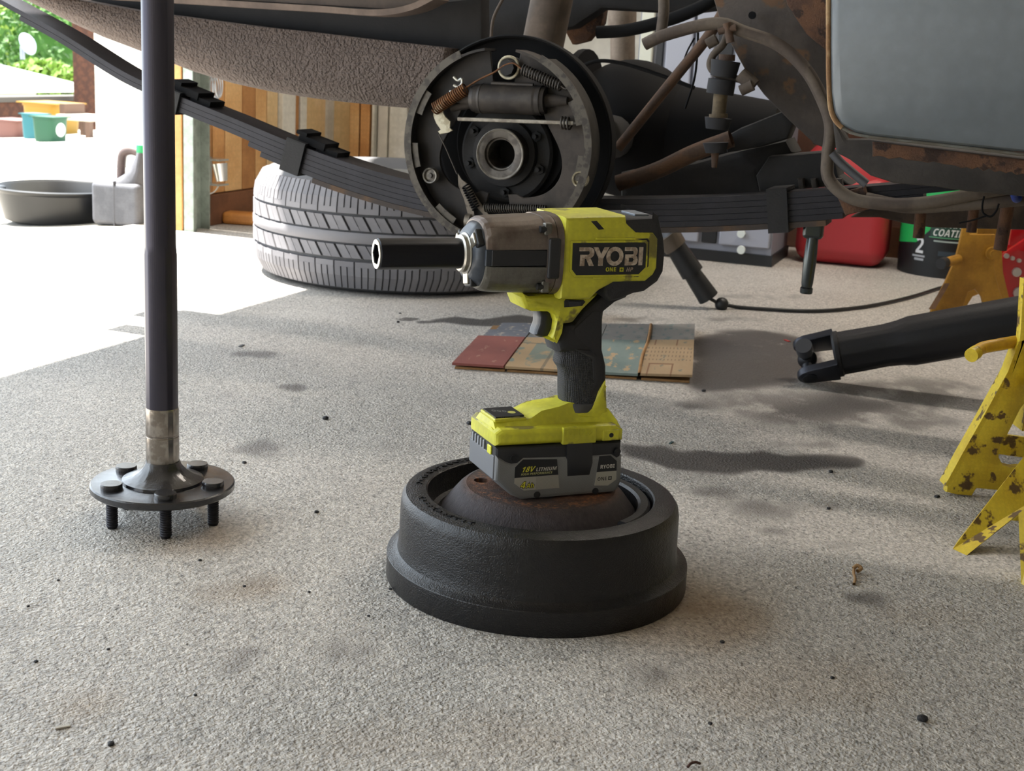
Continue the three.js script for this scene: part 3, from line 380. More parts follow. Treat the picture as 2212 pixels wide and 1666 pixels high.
  lab([[1113, 1010], [1130, 993], [1203, 992], [1208, 1054], [1131, 1060], [1111, 1045]], 640, 440, (g) => {
    g.fillStyle = '#191a1e'; g.fillRect(0, 0, 640, 250); g.fillStyle = '#a7a49c'; g.fillRect(0, 250, 640, 190); g.strokeStyle = '#86847e'; g.lineWidth = 3; for (let i = -10; i < 40; i++) { g.beginPath(); g.moveTo(300 + i * 18, 250); g.lineTo(300 + i * 18 + 190, 440); g.stroke(); g.beginPath(); g.moveTo(300 + i * 18 + 190, 250); g.lineTo(300 + i * 18, 440); g.stroke(); } g.fillStyle = '#a7a49c'; g.fillRect(0, 250, 300, 190);
    g.font = 'italic bold 104px sans-serif'; g.fillStyle = '#d2cf3a'; g.save(); g.transform(1, 0, -0.18, 1, 0, 0); g.fillText('18V', 110, 178); g.fillStyle = '#c9c7bd'; g.font = 'bold 70px sans-serif'; g.fillText('LITHIUM', 320, 178, 300); g.fillStyle = '#b6b478'; g.font = 'bold 44px sans-serif'; g.fillText('HIGH PERFORMANCE', 122, 224, 490); g.restore();
    g.save(); g.transform(1, 0, -0.18, 1, 0, 0); g.lineWidth = 14; g.strokeStyle = '#1b1b1b'; g.font = 'bold 130px sans-serif'; g.strokeText('4', 155, 405); g.fillStyle = '#d7d43c'; g.fillText('4', 155, 405); g.font = 'bold 86px sans-serif'; g.strokeText('Ah', 240, 405); g.fillText('Ah', 240, 405); g.restore(); }, 'rating label');
  lab([[1295, 986], [1319, 984], [1332, 996], [1331, 1036], [1313, 1049], [1284, 1049]], 360, 480, (g) => {
    g.fillStyle = '#1b1c20'; g.fillRect(0, 0, 360, 250); g.fillStyle = '#aaa79d'; g.fillRect(0, 250, 360, 230); g.fillStyle = '#d2d0c8'; g.font = 'bold 82px sans-serif'; g.fillText('RYOBI', 72, 200, 270); g.fillStyle = '#1d1d1f'; g.font = 'bold 76px sans-serif'; g.fillText('ONE', 40, 390, 170); g.fillRect(222, 332, 58, 58); g.fillStyle = '#aaa79d'; g.fillRect(245, 342, 12, 38); g.fillRect(232, 355, 38, 12); }, 'maker label');
  for (const [px, py] of [[1110, 991], [1334, 976], [1160, 1069], [1286, 1061]]) { const [x, y] = D(px, py, 0.038); part(bt, 'battery_screw', at(cyl(0.0034, 0.0034, 0.0016, 18), x, y, 0.0376, Math.PI / 2), blk); }
  for (let k = 0; k < 5; k++) part(bt, 'end_rib', at(rbox(0.002, 0.009, 0.0035, 0.0006), -0.0795, 0.0505, -0.026 + k * 0.0075), plain('#8f9296', 0.5)); part(bt, 'gauge_button', at(rbox(0.002, 0.009, 0.010, 0.001), -0.0797, 0.0500, 0.020), plain('#d6d43a', 0.4), 'yellow charge gauge button');
}
// ---------------------------------------------------------------- the truck over it all (turned frame: x = u, z = -v)
{
  const t = thing('pickup_truck', 'underside and rear axle of a blue grey pickup truck with its wheel off', 'truck', V3(0, 0, 0), -YAW);
  const under = new THREE.MeshPhysicalMaterial({ color: '#5e524c', roughness: 0.85, bumpMap: scaled(dataTex(512, (i) => { const v = 255 * sst(0.35 * N512[i] + 0.65 * N512f[i], 0.30, 0.70); return [v, v, v]; }, false), 4.6), bumpScale: 0.0045 });
  const frameM = worn('#3c3530', '#2f2a26', 0.4, 0.65, 4, 0.8, 0.1, 0.0008), frameD = worn('#1f1e1f', '#181718', 0.4, 0.65, 4, 0.7, 0.2, 0.0006), sprM = worn('#25242a', '#1e1d22', 0.4, 0.65, 5, 0.55, 0.4, 0.0004), sprRust = worn('#3c3430', '#54402f', 0.5, 0.7, 5, 0.7, 0.3, 0.0005);
  const rustM = worn('#4c362a', '#644632', 0.42, 0.62, 6, 0.9, 0.1, 0.002, { third: '#35261f' }), rodM = worn('#4d3d33', '#5f4736', 0.42, 0.62, 6, 0.85, 0.1, 0.001), rustTan = worn('#957a58', '#7c5c3c', 0.45, 0.62, 8, 0.85, 0.0, 0.001), hoseM = worn('#5e544a', '#4a4039', 0.4, 0.65, 6, 0.85), steel = worn('#8f8a80', '#6c655c', 0.4, 0.65, 14, 0.45, 0.7), cream = worn('#b8b19c', '#8f866f', 0.45, 0.65, 20, 0.55, 0.3), black = plain('#0b0b0d', 0.8, 0, { specularIntensity: 0.4 }), rubber = plain('#222226', 0.75);
  const L = (list, v) => list.map(([x, y, w]) => onV(x, y, w === undefined ? v : w));
  const plate2 = (name, pts, v, d, m, bev = 0.002, label) => { const q = pts.map(([x, y]) => { const p = onV(x, y, v); return [p.x, p.y]; }); const g = ext(q, d, Math.min(bev, d / 2.2), 2); g.translate(0, 0, -v - d / 2); return part(t, name, g, m, label); };
  // --- leaf spring
  {
    const sp = partGroup(t, 'leaf_spring', 'dark steel leaf spring pack');
    const top = smooth(L([[-14, -23], [0, -14], [150, 68], [300, 160], [430, 216], [520, 252], [640, 302], [760, 346], [890, 384], [1000, 406], [1120, 420], [1310, 426], [1500, 424], [1690, 414], [1850, 402], [2010, 388], [2180, 368], [2320, 345]], 2.03), 220);
    const th = 0.0082, wid = 0.0315, uOf = (px, py) => onV(px, py, 2.03).x;
    const ends = [[-9, 9], [uOf(70, 40), uOf(2150, 400)], [uOf(372, 200), uOf(2000, 400)], [uOf(560, 290), uOf(1900, 430)], [uOf(590, 320), uOf(1830, 440)], [uOf(700, 370), uOf(1790, 450)]];
    ends.forEach(([a, b], k) => { const pts = top.filter((p) => p.x >= a && p.x <= b).map((p, i, arr) => { const A = arr[Math.max(0, i - 1)], B = arr[Math.min(arr.length - 1, i + 1)], tt = B.clone().sub(A).normalize(); return p.clone().add(V3(tt.y, -tt.x, 0).multiplyScalar(k * (th + 0.0006))); }); part(sp, 'leaf', strip(pts, wid, th), k === 5 ? sprRust : sprM); });
    const clampAt = (px, py, n, len, ang) => { const p = onV(px, py, 2.03), i = top.reduce((bi, q, j) => Math.abs(q.x - p.x) < Math.abs(top[bi].x - p.x) ? j : bi, 0), q = top[i], tt = top[i + 2].clone().sub(top[i - 2]).normalize(), a = Math.atan2(tt.y, tt.x), h = n * (th + 0.0006);
      const mk = (g) => { g.rotateZ(a); g.translate(q.x, q.y, q.z); return g; };
      const c = part(sp, 'spring_clamp', mk(merge([box(len, h + 0.010, 0.005, 0, -h / 2, wid + 0.004), box(len, h + 0.010, 0.005, 0, -h / 2, -wid - 0.004), box(len, 0.005, 0.075, 0, 0.0045, 0), box(len, 0.005, 0.075, 0, -h - 0.0025, 0)])), frameD); return [c, a, q]; };
    for (const [px, py, n, len] of [[397, 200, 3, 0.040], [664, 312, 5, 0.036], [1690, 414, 6, 0.030]]) { const [c, a, q] = clampAt(px, py, n, len); if (px < 1000) { const g = merge([box(0.050, 0.012, 0.05, 0.022, 0.010, 0), box(0.040, 0.012, 0.045, 0.052, 0.003, 0), box(0.020, 0.006, 0.05, 0.0, 0.019, 0)]); g.rotateZ(a); g.translate(q.x, q.y, q.z); part(sp, 'clamp_pad', g, black); } }
    part(sp, 'centre_plate', (() => { const p = onV(1150, 440, 2.03); return box(0.15, 0.02, 0.09, p.x, p.y - 0.052, p.z); })(), frameD);
  }
  // --- drum brake, seen with the drum off
  {
    const b = partGroup(t, 'drum_brake', 'bare drum brake with shoes and springs');
    const C = V3(-0.730, 0.394, -1.9), P = (px, py, out = 0) => onV(px, py, 1.9 - out);
    const disc = (prof, seg = 72) => { const g = lathe(prof, seg); g.rotateX(Math.PI / 2); return g; };           // profile: radius, distance towards the wheel
    part(b, 'backing_plate', at(disc([[0.045, -0.052], [0.085, -0.052], [0.090, -0.060], [0.118, -0.060], [0.122, -0.066], [0.158, -0.066], [0.162, -0.062], [0.162, -0.040], [0.160, -0.038], [0.158, -0.040], [0.156, -0.058], [0.125, -0.058], [0.120, -0.052], [0.093, -0.052], [0.088, -0.044], [0.045, -0.044]]), C.x, C.y, C.z), black, 'black dished backing plate');
    const hub = P(1083, 333, 0.0);
    part(b, 'hub_flange', at(disc([[0.02, -0.046], [0.074, -0.046], [0.074, -0.034], [0.070, -0.030], [0.052, -0.029], [0.050, -0.020], [0.036, -0.018], [0.02, -0.018]]), hub.x - 0.004, hub.y, C.z), frameD);
    part(b, 'axle_tube_end', at(disc([[0.0215, -0.06], [0.0375, -0.02], [0.0375, 0.004], [0.0360, 0.0055], [0.0250, 0.0055], [0.0235, 0.001], [0.0215, 0.000], [0.0215, -0.06]], 48), hub.x, hub.y, C.z), worn('#55504a', '#3d3834', 0.4, 0.65, 20, 0.5, 0.5), 'worn grey axle tube end');
    part(b, 'seal_ring', at(disc([[0.0345, 0.004], [0.0378, 0.004], [0.0380, 0.0062], [0.0368, 0.0068], [0.0345, 0.006]], 48), hub.x, hub.y, C.z), worn('#6b665e', '#4c4741', 0.4, 0.65, 14, 0.5, 0.6));
    for (const [px, py] of [[1026, 283], [1160, 295], [1016, 352], [1166, 366], [1092, 415]]) { const p = P(px, py, -0.028); part(b, 'flange_bolt', at(merge([cyl(0.008, 0.008, 0.008, 6), at(cyl(0.0035, 0.0035, 0.016, 12), 0, 0.006, 0)]), p.x, p.y, p.z, Math.PI / 2), frameD); }
    // shoes: lining, table and web
    const arcBand = (r0, r1, a0, a1, z0, z1, n = 30) => { const rings = []; for (let i = 0; i <= n; i++) { const a = a0 + (a1 - a0) * i / n, c = Math.cos(a), s = Math.sin(a); rings.push([V3(c * r1, s * r1, z0), V3(c * r1, s * r1, z1), V3(c * r0, s * r0, z1), V3(c * r0, s * r0, z0)]); } return at(loft(rings, 0.5), C.x, C.y, C.z); };
    const web = (a0, a1, rin, rout) => { const pts = [], n = 30; for (let i = 0; i <= n; i++) { const a = a0 + (a1 - a0) * i / n; pts.push([Math.cos(a) * rout, Math.sin(a) * rout]); } for (let i = n; i >= 0; i--) { const a = a0 + (a1 - a0) * i / n, r = rin(i / n); pts.push([Math.cos(a) * r, Math.sin(a) * r]); } return at(ext(pts, 0.005, 0.001, 1), C.x, C.y, C.z - 0.004); };
    const shoeL = worn('#2a2624', '#211e1d', 0.4, 0.65, 12, 0.65, 0.3), shoeR = worn('#3f3833', '#302b27', 0.4, 0.65, 12, 0.65, 0.3), lining = worn('#37332f', '#2a2724', 0.4, 0.65, 14, 0.85), edge = worn('#4c4740', '#332f2b', 0.45, 0.65, 24, 0.5, 0.5);
    const D2 = Math.PI / 180;
    for (const [a0, a1, m, side] of [[100 * D2, 258 * D2, shoeL, 0], [80 * D2, -78 * D2, shoeR, 1]]) {
      const s = part(b, 'brake_shoe', web(a0, a1, (k) => 0.092 + 0.012 * Math.cos(k * 6.283 * 1.5) - (k < 0.12 ? 0.018 : 0) - (k > 0.9 ? 0.006 : 0), 0.140), m, side ? 'brown steel brake shoe' : 'dark steel brake shoe');
      part(s, 'shoe_table', arcBand(0.1385, 0.1420, a0, a1, -0.026, 0.020), m);
      part(s, 'shoe_lining', arcBand(0.1422, 0.1478, a0 + (a1 - a0) * 0.12, a1 - (a1 - a0) * 0.08, -0.024, 0.018), lining);
      part(s, 'shoe_edge', arcBand(0.1380, 0.1490, a0 + (a1 - a0) * 0.10, a1 - (a1 - a0) * 0.05, 0.018, 0.0205), edge);
      for (const k of [0.30, 0.52, 0.8]) part(s, 'shoe_tab', arcBand(0.1280, 0.1385, a0 + (a1 - a0) * k, a0 + (a1 - a0) * (k + 0.1), 0.014, 0.017, 6), edge);
    }
    // wheel cylinder
    const w0 = P(1030, 213, 0.004), w1 = P(1172, 217, 0.004);
    part(b, 'wheel_cylinder', merge([rod(w0, w1, 0.0215, 0.0215, 28), rod(w0.clone().lerp(w1, -0.06), w0.clone().lerp(w1, 0.10), 0.019, 0.0222, 28), rod(w1.clone().lerp(w0, 0.10), w1.clone().lerp(w0, -0.06), 0.0222, 0.019, 28), rod(P(1062, 180, 0.01), P(1152, 184, 0.01), 0.003)]), worn('#3d3834', '#2e2a28', 0.4, 0.65, 14, 0.5, 0.45), 'brown black wheel cylinder');
    part(b, 'piston_rod', merge([rod(w1, P(1226, 218, 0.004), 0.011, 0.006), rod(P(1183, 218, 0.004), P(1200, 218, 0.004), 0.008)]), frameM); part(b, 'piston_rod', merge([rod(w0, P(985, 214, 0.004), 0.011, 0.006), rod(P(975, 232, -0.002), P(1018, 224, -0.002), 0.007)]), frameM);
    // anchor pin and hardware
    const an = P(1100, 146, 0.004); part(b, 'anchor_pin', at(merge([cyl(0.0115, 0.0115, 0.024, 8), at(cyl(0.016, 0.016, 0.006, 24), 0, -0.012, 0)]), an.x, an.y, an.z, Math.PI / 2), frameD); part(b, 'anchor_washer', at(merge([new THREE.TorusGeometry(0.0155, 0.0022, 8, 28)]), an.x, an.y, an.z + 0.002), cream, 'pale anchor washer');
    const rs = worn('#7a4f2c', '#5a3a22', 0.4, 0.65, 30, 0.75, 0.3), ds = plain('#4a4642', 0.45, 0.6);
    part(b, 'return_spring', helix(P(1128, 150, 0.012), P(1212, 186, 0.012), 0.0075, 0.0013, 15), ds); part(b, 'return_spring', helix(P(1006, 192, 0.016), P(938, 236, 0.016), 0.0085, 0.0014, 17), rs, 'rusty return spring');
    part(b, 'spring_wire', tube(L([[1006, 190], [1035, 172], [1068, 156], [1092, 140], [1110, 137], [1128, 150]], 1.885), 0.0014), rs); part(b, 'spring_wire', tube(L([[1212, 186], [1222, 192], [1228, 190]], 1.885), 0.0014, 12), ds);
    part(b, 'strut_bar', (() => { const a = P(989, 257, 0.012), c = P(1240, 266, 0.012); const g = rbox(a.distanceTo(c), 0.0062, 0.006, 0.0015); g.rotateZ(Math.atan2(c.y - a.y, c.x - a.x)); const m = a.lerp(c, 0.5); g.translate(m.x, m.y, m.z); return g; })(), steel, 'bright steel strut bar');
    part(b, 'strut_spring', helix(P(1212, 265, 0.012), P(1232, 267, 0.012), 0.0085, 0.0015, 3), ds); part(b, 'brake_lever', tube(L([[1238, 266], [1252, 266], [1262, 256], [1266, 246]], 1.888), 0.003, 20), ds);
    { const q = [[947, 222], [958, 212], [968, 209], [960, 222], [956, 240], [962, 252], [973, 262], [972, 276], [978, 282], [968, 287], [950, 290], [946, 284], [952, 280], [942, 266], [936, 250], [938, 234]].map(([x, y]) => { const p = P(x, y, 0.012); return [p.x, p.y]; }); const g = ext(q, 0.003, 0.0006, 1); g.translate(0, 0, C.z + 0.011); part(b, 'cable_guide', g, cream, 'pale cable guide'); }
    part(b, 'spring_hook', tube(L([[980, 166], [990, 174], [997, 170], [998, 180], [990, 188], [980, 184]], 1.884), 0.0022, 24), plain('#a8a8a2', 0.35, 0.7)); part(b, 'spring_hook', tube(L([[972, 202], [974, 196], [978, 206]], 1.884), 0.002, 12), plain('#a8a8a2', 0.35, 0.7));
    for (const [px, py] of [[931, 379], [1254, 387]]) { const p = P(px, py, 0.014), m = px < 1000 ? worn('#77726a', '#4d4944', 0.45, 0.65, 30, 0.5, 0.5) : cream; part(b, 'hold_down_cup', at(disc([[0.004, 0.002], [0.0085, 0.001], [0.0095, 0.005], [0.0115, 0.006], [0.0122, 0.003], [0.0122, -0.004], [0.004, -0.004]], 28), p.x, p.y, p.z), m); part(b, 'hold_down_pin', at(cyl(0.0035, 0.0035, 0.01, 10), p.x, p.y, p.z, Math.PI / 2), ds); }
    part(b, 'adjuster_cable', tube(L([[948, 290], [962, 318], [975, 348], [987, 376]], 1.886), 0.0009, 24, 6), ds);
    { const q = [[987, 374], [996, 388], [1012, 400], [1026, 424], [1054, 464], [1046, 468], [1020, 440], [1024, 470], [1010, 470], [1000, 430], [988, 402]].map(([x, y]) => { const p = P(x, y, 0.01); return [p.x, p.y]; }); const g = ext(q, 0.002, 0.0005, 1); g.translate(0, 0, C.z + 0.006); part(b, 'adjuster_lever', g, worn('#6a6258', '#4a433c', 0.45, 0.65, 30, 0.55, 0.5)); }
    part(b, 'lever_spring', helix(P(1005, 400, 0.014), P(1029, 452, 0.014), 0.0058, 0.0013, 10), black); part(b, 'shoe_spring', helix(P(1046, 449, 0.008), P(1182, 452, 0.008), 0.0058, 0.0011, 28), ds);
    part(b, 'star_wheel', at(cyl(0.012, 0.012, 0.008, 14), P(1012, 478, 0.006).x, P(1012, 478, 0.006).y, C.z + 0.004, 0, 0, Math.PI / 2), steel);
    part(b, 'shoe_stop', rod(P(1000, 500, 0.004), P(1035, 512, 0.004), 0.005), rustM);
  }
  // --- axle
  {
    const ax = partGroup(t, 'rear_axle', 'black rear axle housing');
    part(ax, 'axle_tube', rod(V3(-0.730, 0.385, -1.95), V3(-0.730, 0.385, -3.3), 0.041), frameD);
    part(ax, 'differential', at(new THREE.SphereGeometry(0.135, 32, 20), -0.730, 0.395, -2.62), black); part(ax, 'differential_cover', at(merge([cyl(0.135, 0.120, 0.04, 32), at(cyl(0.150, 0.150, 0.014, 32), 0, -0.025, 0)]), -0.86, 0.395, -2.62, 0, 0, Math.PI / 2), black); part(ax, 'pinion_housing', at(cyl(0.075, 0.10, 0.22, 24), -0.55, 0.39, -2.62, 0, 0, -Math.PI / 2), black);
    part(ax, 'spring_seat', at(rbox(0.16, 0.05, 0.09, 0.008), -0.73, 0.345, -2.03), frameD);
    part(ax, 'bumper_bracket', (() => { const q = L([[1340, 372], [1500, 350], [1600, 322], [1700, 300], [1716, 330], [1640, 380], [1660, 420], [1500, 440], [1340, 446]], 2.14).map((p) => [p.x, p.y]); const g = ext(q, 0.09, 0.012, 2); g.translate(0, 0, -2.18); return g; })(), frameD);
  }
  // --- shock absorbers, rods and brackets
  part(t, 'track_rod', tube(L([[1335, 320], [1390, 252], [1460, 165], [1530, 78], [1560, 30]], 2.12), 0.0085, 40), rodM, 'rusty brown rod'); part(t, 'spring_hanger_rod', tube(L([[1335, 396], [1420, 368], [1500, 330], [1580, 300]], 2.06), 0.0135, 40), rodM);
  plate2('hanger_arm', [[1560, 298], [1600, 276], [1690, 240], [1716, 262], [1700, 300], [1640, 318], [1570, 330]], 2.08, 0.05, frameD, 0.006);
  {
    const s = partGroup(t, 'stabilizer_link', 'brown stabilizer link with rubber bushings'); const seg = (x0, y0, x1, y1, r, m, nm, r2 = r) => part(s, nm, rod(onV(x0, y0, 2.02), onV(x1, y1, 2.02), r, r2, 20), m);
    seg(1571, 118, 1570, 131, 0.012, rodM, 'link_nut'); seg(1568, 131, 1562, 166, 0.022, rubber, 'link_bushing', 0.019); seg(1560, 172, 1555, 203, 0.0205, rubber, 'link_bushing'); seg(1557, 203, 1552, 252, 0.0105, worn('#6e5f48', '#564a38', 0.4, 0.65, 14, 0.7, 0.2), 'link_tube'); seg(1552, 246, 1552, 255, 0.014, worn('#6e5f48', '#564a38', 0.4, 0.65, 14, 0.7, 0.2), 'link_washer'); seg(1552, 255, 1549, 279, 0.0205, rubber, 'link_bushing', 0.017); seg(1546, 308, 1546, 330, 0.0195, rubber, 'link_bushing', 0.015); seg(1545, 330, 1543, 362, 0.0060, rodM, 'link_bolt', 0.004);
  }
  part(t, 'shock_absorber', rod(onV(1200, -40, 2.25), onV(1168, 120, 2.25), 0.036), worn('#5c5046', '#4a4038', 0.4, 0.65, 5, 0.75, 0.1), 'dusty brown shock absorber'); part(t, 'shock_absorber', merge([rod(onV(1345, -30, 2.9), onV(1345, 165, 2.9), 0.027), rod(onV(1345, -30, 2.9), onV(1344, 60, 2.9), 0.031)]), worn('#7d7064', '#6a5d52', 0.4, 0.65, 5, 0.75, 0.1));
  plate2('spring_perch', [[1228, -20], [1310, -20], [1300, 50], [1268, 88], [1236, 96], [1222, 70]], 2.5, 0.03, rustM);
  part(t, 'bump_stop', tube(L([[1060, 92], [1066, 40], [1090, -10]], 2.1), 0.0025, 20), hoseM);
  part(t, 'brake_hose', tube(L([[1392, 96], [1420, 82], [1470, 66], [1530, 52], [1566, 52], [1600, 66], [1680, 96], [1740, 150], [1776, 214], [1794, 270], [1788, 340], [1790, 385], [1830, 424], [1900, 440], [2000, 438], [2100, 420], [2230, 398]], 1.98), 0.0092, 120), hoseM, 'dusty brown brake hose');
  part(t, 'brake_line', tube(L([[1572, 70], [1562, 96], [1540, 120], [1534, 142], [1548, 160], [1590, 170], [1625, 176]], 2.03), 0.0055, 50), hoseM); part(t, 'brake_line', tube(L([[1798, 330], [1815, 350], [1840, 372], [1872, 398]], 1.97), 0.0065, 24), plain('#4d4d50', 0.6, 0.3), 'ribbed grey hose');
  part(t, 'hose_clip', merge([rod(onV(1570, 50, 1.97), onV(1578, 92, 1.97), 0.006), rod(onV(1552, 68, 1.97), onV(1590, 60, 1.97), 0.005)]), rodM); part(t, 'hose_clip', rod(onV(1528, 96, 2.0), onV(1548, 84, 2.0), 0.008), hoseM); part(t, 'hose_clip', merge([rod(onV(1600, 196, 2.0), onV(1626, 184, 2.0), 0.008), rod(onV(1600, 160, 2.01), onV(1630, 186, 2.01), 0.011)]), hoseM);
  part(t, 'thin_wire', tube(L([[1508, 70], [1506, 120], [1500, 170], [1480, 235]], 2.2), 0.002, 30, 6), black); part(t, 'thin_wire', tube(L([[1500, 82], [1486, 108], [1478, 128]], 2.2), 0.0015, 20, 6), black); part(t, 'thin_wire', tube(L([[1250, 146], [1290, 132], [1340, 136], [1420, 160], [1500, 190]], 2.4), 0.004, 30, 6), black);
  part(t, 'cross_cable', tube(L([[1290, 70], [1350, 66], [1420, 50], [1480, 30], [1540, 0], [1580, -40]], 2.3), 0.011, 40), black); part(t, 'vent_tube', tube(L([[1432, -30], [1434, 20], [1428, 72]], 2.2), 0.009, 20), hoseM);
  plate2('park_brake_bracket', [[1300, 160], [1420, 150], [1480, 250], [1470, 330], [1300, 330]], 2.75, 0.05, black, 0.01);
  // --- inner fender, rust and outer body
  plate2('inner_fender', [[1524, -60], [1830, -60], [1830, 300], [1796, 326], [1760, 312], [1706, 262], [1650, 205], [1606, 146], [1560, 62]], 2.06, 0.014, worn('#4a433e', '#3c3632', 0.38, 0.62, 3, 0.85, 0.05, 0.0012, { third: '#5a432f' }), 0.004, 'dusty dark inner fender');
  { const p = onV(1625, 33, 2.045); part(t, 'fender_hole', at(cyl(0.0055, 0.0055, 0.004, 20), p.x, p.y, p.z, Math.PI / 2), black); }
  plate2('rusted_panel', [[1682, -60], [1800, -60], [1800, 112], [1780, 106], [1740, 72], [1700, 10]], 2.035, 0.012, rustM, 0.003, 'rusted inner panel');
  const paint = worn('#62696e', '#5c6368', 0.35, 0.7, 1.5, 0.36, 0, 0, { clearcoat: 0.35, clearcoatRoughness: 0.35 });
  const bodyPts = [[1792, -90], [3200, -90], [3200, 450], [2212, 330], [1990, 306], [1880, 294], [1845, 286], [1815, 270], [1800, 244], [1793, 200], [1791, 100]];
  plate2('body_panel', bodyPts, 1.74, 0.05, paint, 0.012, 'blue grey painted body panel');
  part(t, 'body_seam', tube(L([[1790, -90], [1790, 60], [1791, 180], [1796, 240], [1806, 262], [1820, 276]], 1.752), 0.0034, 60), rustTan, 'rust stained seam along the panel edge'); part(t, 'body_seam', tube(L([[1820, 276], [1842, 288], [1900, 298], [2000, 309], [2212, 334], [3190, 454]], 1.752), 0.0022, 60), worn('#6a6a64', '#5a5348', 0.4, 0.65, 8, 0.7));
  { const r = rng(31); const topE = [[1884, 306], [2212, 345], [3000, 440]], bot = []; for (let x = 3000; x >= 1884; x -= 12) bot.push([x, 336 + (x - 1884) * 0.125 + (r() - 0.5) * 9]); plate2('sill_flange', topE.concat(bot), 1.772, 0.008, rustM, 0.002, 'rusted lower sill flange'); }
  plate2('inner_sill', [[1796, 250], [1830, 300], [1880, 300], [3200, 460], [3200, 560], [2330, 436], [2090, 414], [2020, 404], [1930, 396], [1880, 380], [1836, 346], [1806, 330]], 1.92, 0.03, worn('#3d3834', '#2f2b28', 0.4, 0.65, 4, 0.85, 0.05, 0.0008), 0.006);
  plate2('frame_rail', [[1836, 470], [1880, 446], [1960, 440], [2330, 420], [3000, 428], [3000, 512], [2330, 500], [2010, 492], [1950, 482], [1900, 470]], 2.14, 0.07, worn('#4b3f35', '#3a312a', 0.4, 0.65, 5, 0.85, 0.1, 0.001), 0.004, 'brown frame rail');
  plate2('hanger_bracket', [[1806, 420], [1868, 402], [1880, 452], [1826, 466]], 1.985, 0.02, rustM, 0.003);
  plate2('mount_block', [[1660, 338], [1800, 326], [1812, 380], [1840, 400], [1640, 416], [1632, 380]], 2.1, 0.07, frameD, 0.006); for (let k = 0; k < 4; k++) plate2('mount_rib', [[1722 + k * 28, 386], [1734 + k * 28, 386], [1738 + k * 28, 412], [1726 + k * 28, 412]], 2.085, 0.02, frameM, 0.003);
  part(t, 'rail_hose', tube(L([[1870, 430], [1960, 446], [2060, 442], [2140, 436], [2230, 428]], 1.99), 0.010, 50), hoseM); part(t, 'hose_band', at(new THREE.TorusGeometry(0.0155, 0.004, 10, 28), onV(2200, 408, 1.975).x, onV(2200, 408, 1.975).y, -1.975, 0, Math.PI / 2 - 0.4, 0), plain('#2a3f8c', 0.45), 'blue hose band');
  part(t, 'cable_tie', tube(L([[2126, 424], [2122, 444], [2124, 460], [2140, 468], [2152, 456], [2158, 440]], 1.965), 0.0015, 30, 6), black); part(t, 'cable_tie', tube(L([[2072, 482], [2100, 476], [2132, 466]], 1.965), 0.0013, 12, 6), black);
  for (const [x0, y0, x1, y1, r] of [[1990, 450, 1984, 514, 0.0085], [2104, 450, 2098, 502, 0.0075], [2180, 430, 2160, 540, 0.0095]]) part(t, 'hanger_bolt', rod(onV(x0, y0, 2.1), onV(x1, y1, 2.1), r), rustM);
  // --- rear floor pan and the bed above
  {
    const cols = [[30, -34, 2], [60, -24, 16], [130, -8, 52], [200, 6, 84], [300, 24, 122], [380, 34, 152], [470, 46, 178], [560, 58, 197], [640, 66, 209], [700, 73, 216], [800, 85, 226], [890, 95, 233], [960, 103, 236]];
    const rings = cols.map(([x, y0, y1]) => { const a = onV(x, y0, 2.14), b = onV(x, y1, 2.20), h = Math.max(0.02, a.y - b.y), o = []; for (const [dz, dy] of [[0.04, 0.004], [0.0, 0.0], [-0.006, 0.25], [-0.004, 0.5], [0.010, 0.76], [0.030, 0.93], [0.055, 1.0], [0.085, 1.02], [0.09, 0.96], [0.09, 0.0]]) o.push(V3(a.x, a.y - h * dy, a.z - dz)); return o; });
    part(t, 'floor_pan', loft(rings, 1.0), under, 'undercoated grey brown rear floor pan');
    plate2('pan_end', [[940, 96], [1010, 116], [990, 150], [930, 230], [890, 236]], 2.2, 0.05, frameM, 0.01);
    plate2('bed_skirt', [[130, -90], [1000, -90], [985, -40], [950, -14], [905, 8], [840, 20], [700, 12], [560, 4], [370, -8], [200, -18], [130, -27]], 2.105, 0.012, worn('#584d46', '#4a413b', 0.4, 0.65, 4, 0.85), 0.003, 'dusty brown bed skirt'); const ch = [[120, -40], [300, -24], [500, -8], [700, 6], [880, 12], [1040, -6], [1040, 130], [960, 103], [700, 75], [380, 36], [200, 8], [120, -10]]; plate2('rail_channel', ch, 2.2, 0.04, frameD, 0.004);
    part(t, 'rail_lip', strip(smooth(L([[70, -34], [120, -26], [200, -16], [370, -6], [560, 6], [700, 14], [840, 22], [905, 10], [950, -12]], 2.12), 40), 0.03, 0.010), worn('#6d5e54', '#5c4f47', 0.4, 0.65, 4, 0.85), 'dusty tan rail lip');
    part(t, 'wheel_well', (() => { const q = L([[880, -60], [1540, -60], [1560, 20], [1480, 30], [1300, 20], [1240, 60], [1060, 90], [1000, 110], [960, 60], [900, 20]], 2.46).map((p) => [p.x, p.y]); const g = ext(q, 0.05, 0.01, 2); g.translate(0, 0, -2.48); return g; })(), frameD);
    part(t, 'cab_side', box(2.2, 0.6, 0.05, 0.90, 0.92, -1.77), paint);
  }
}
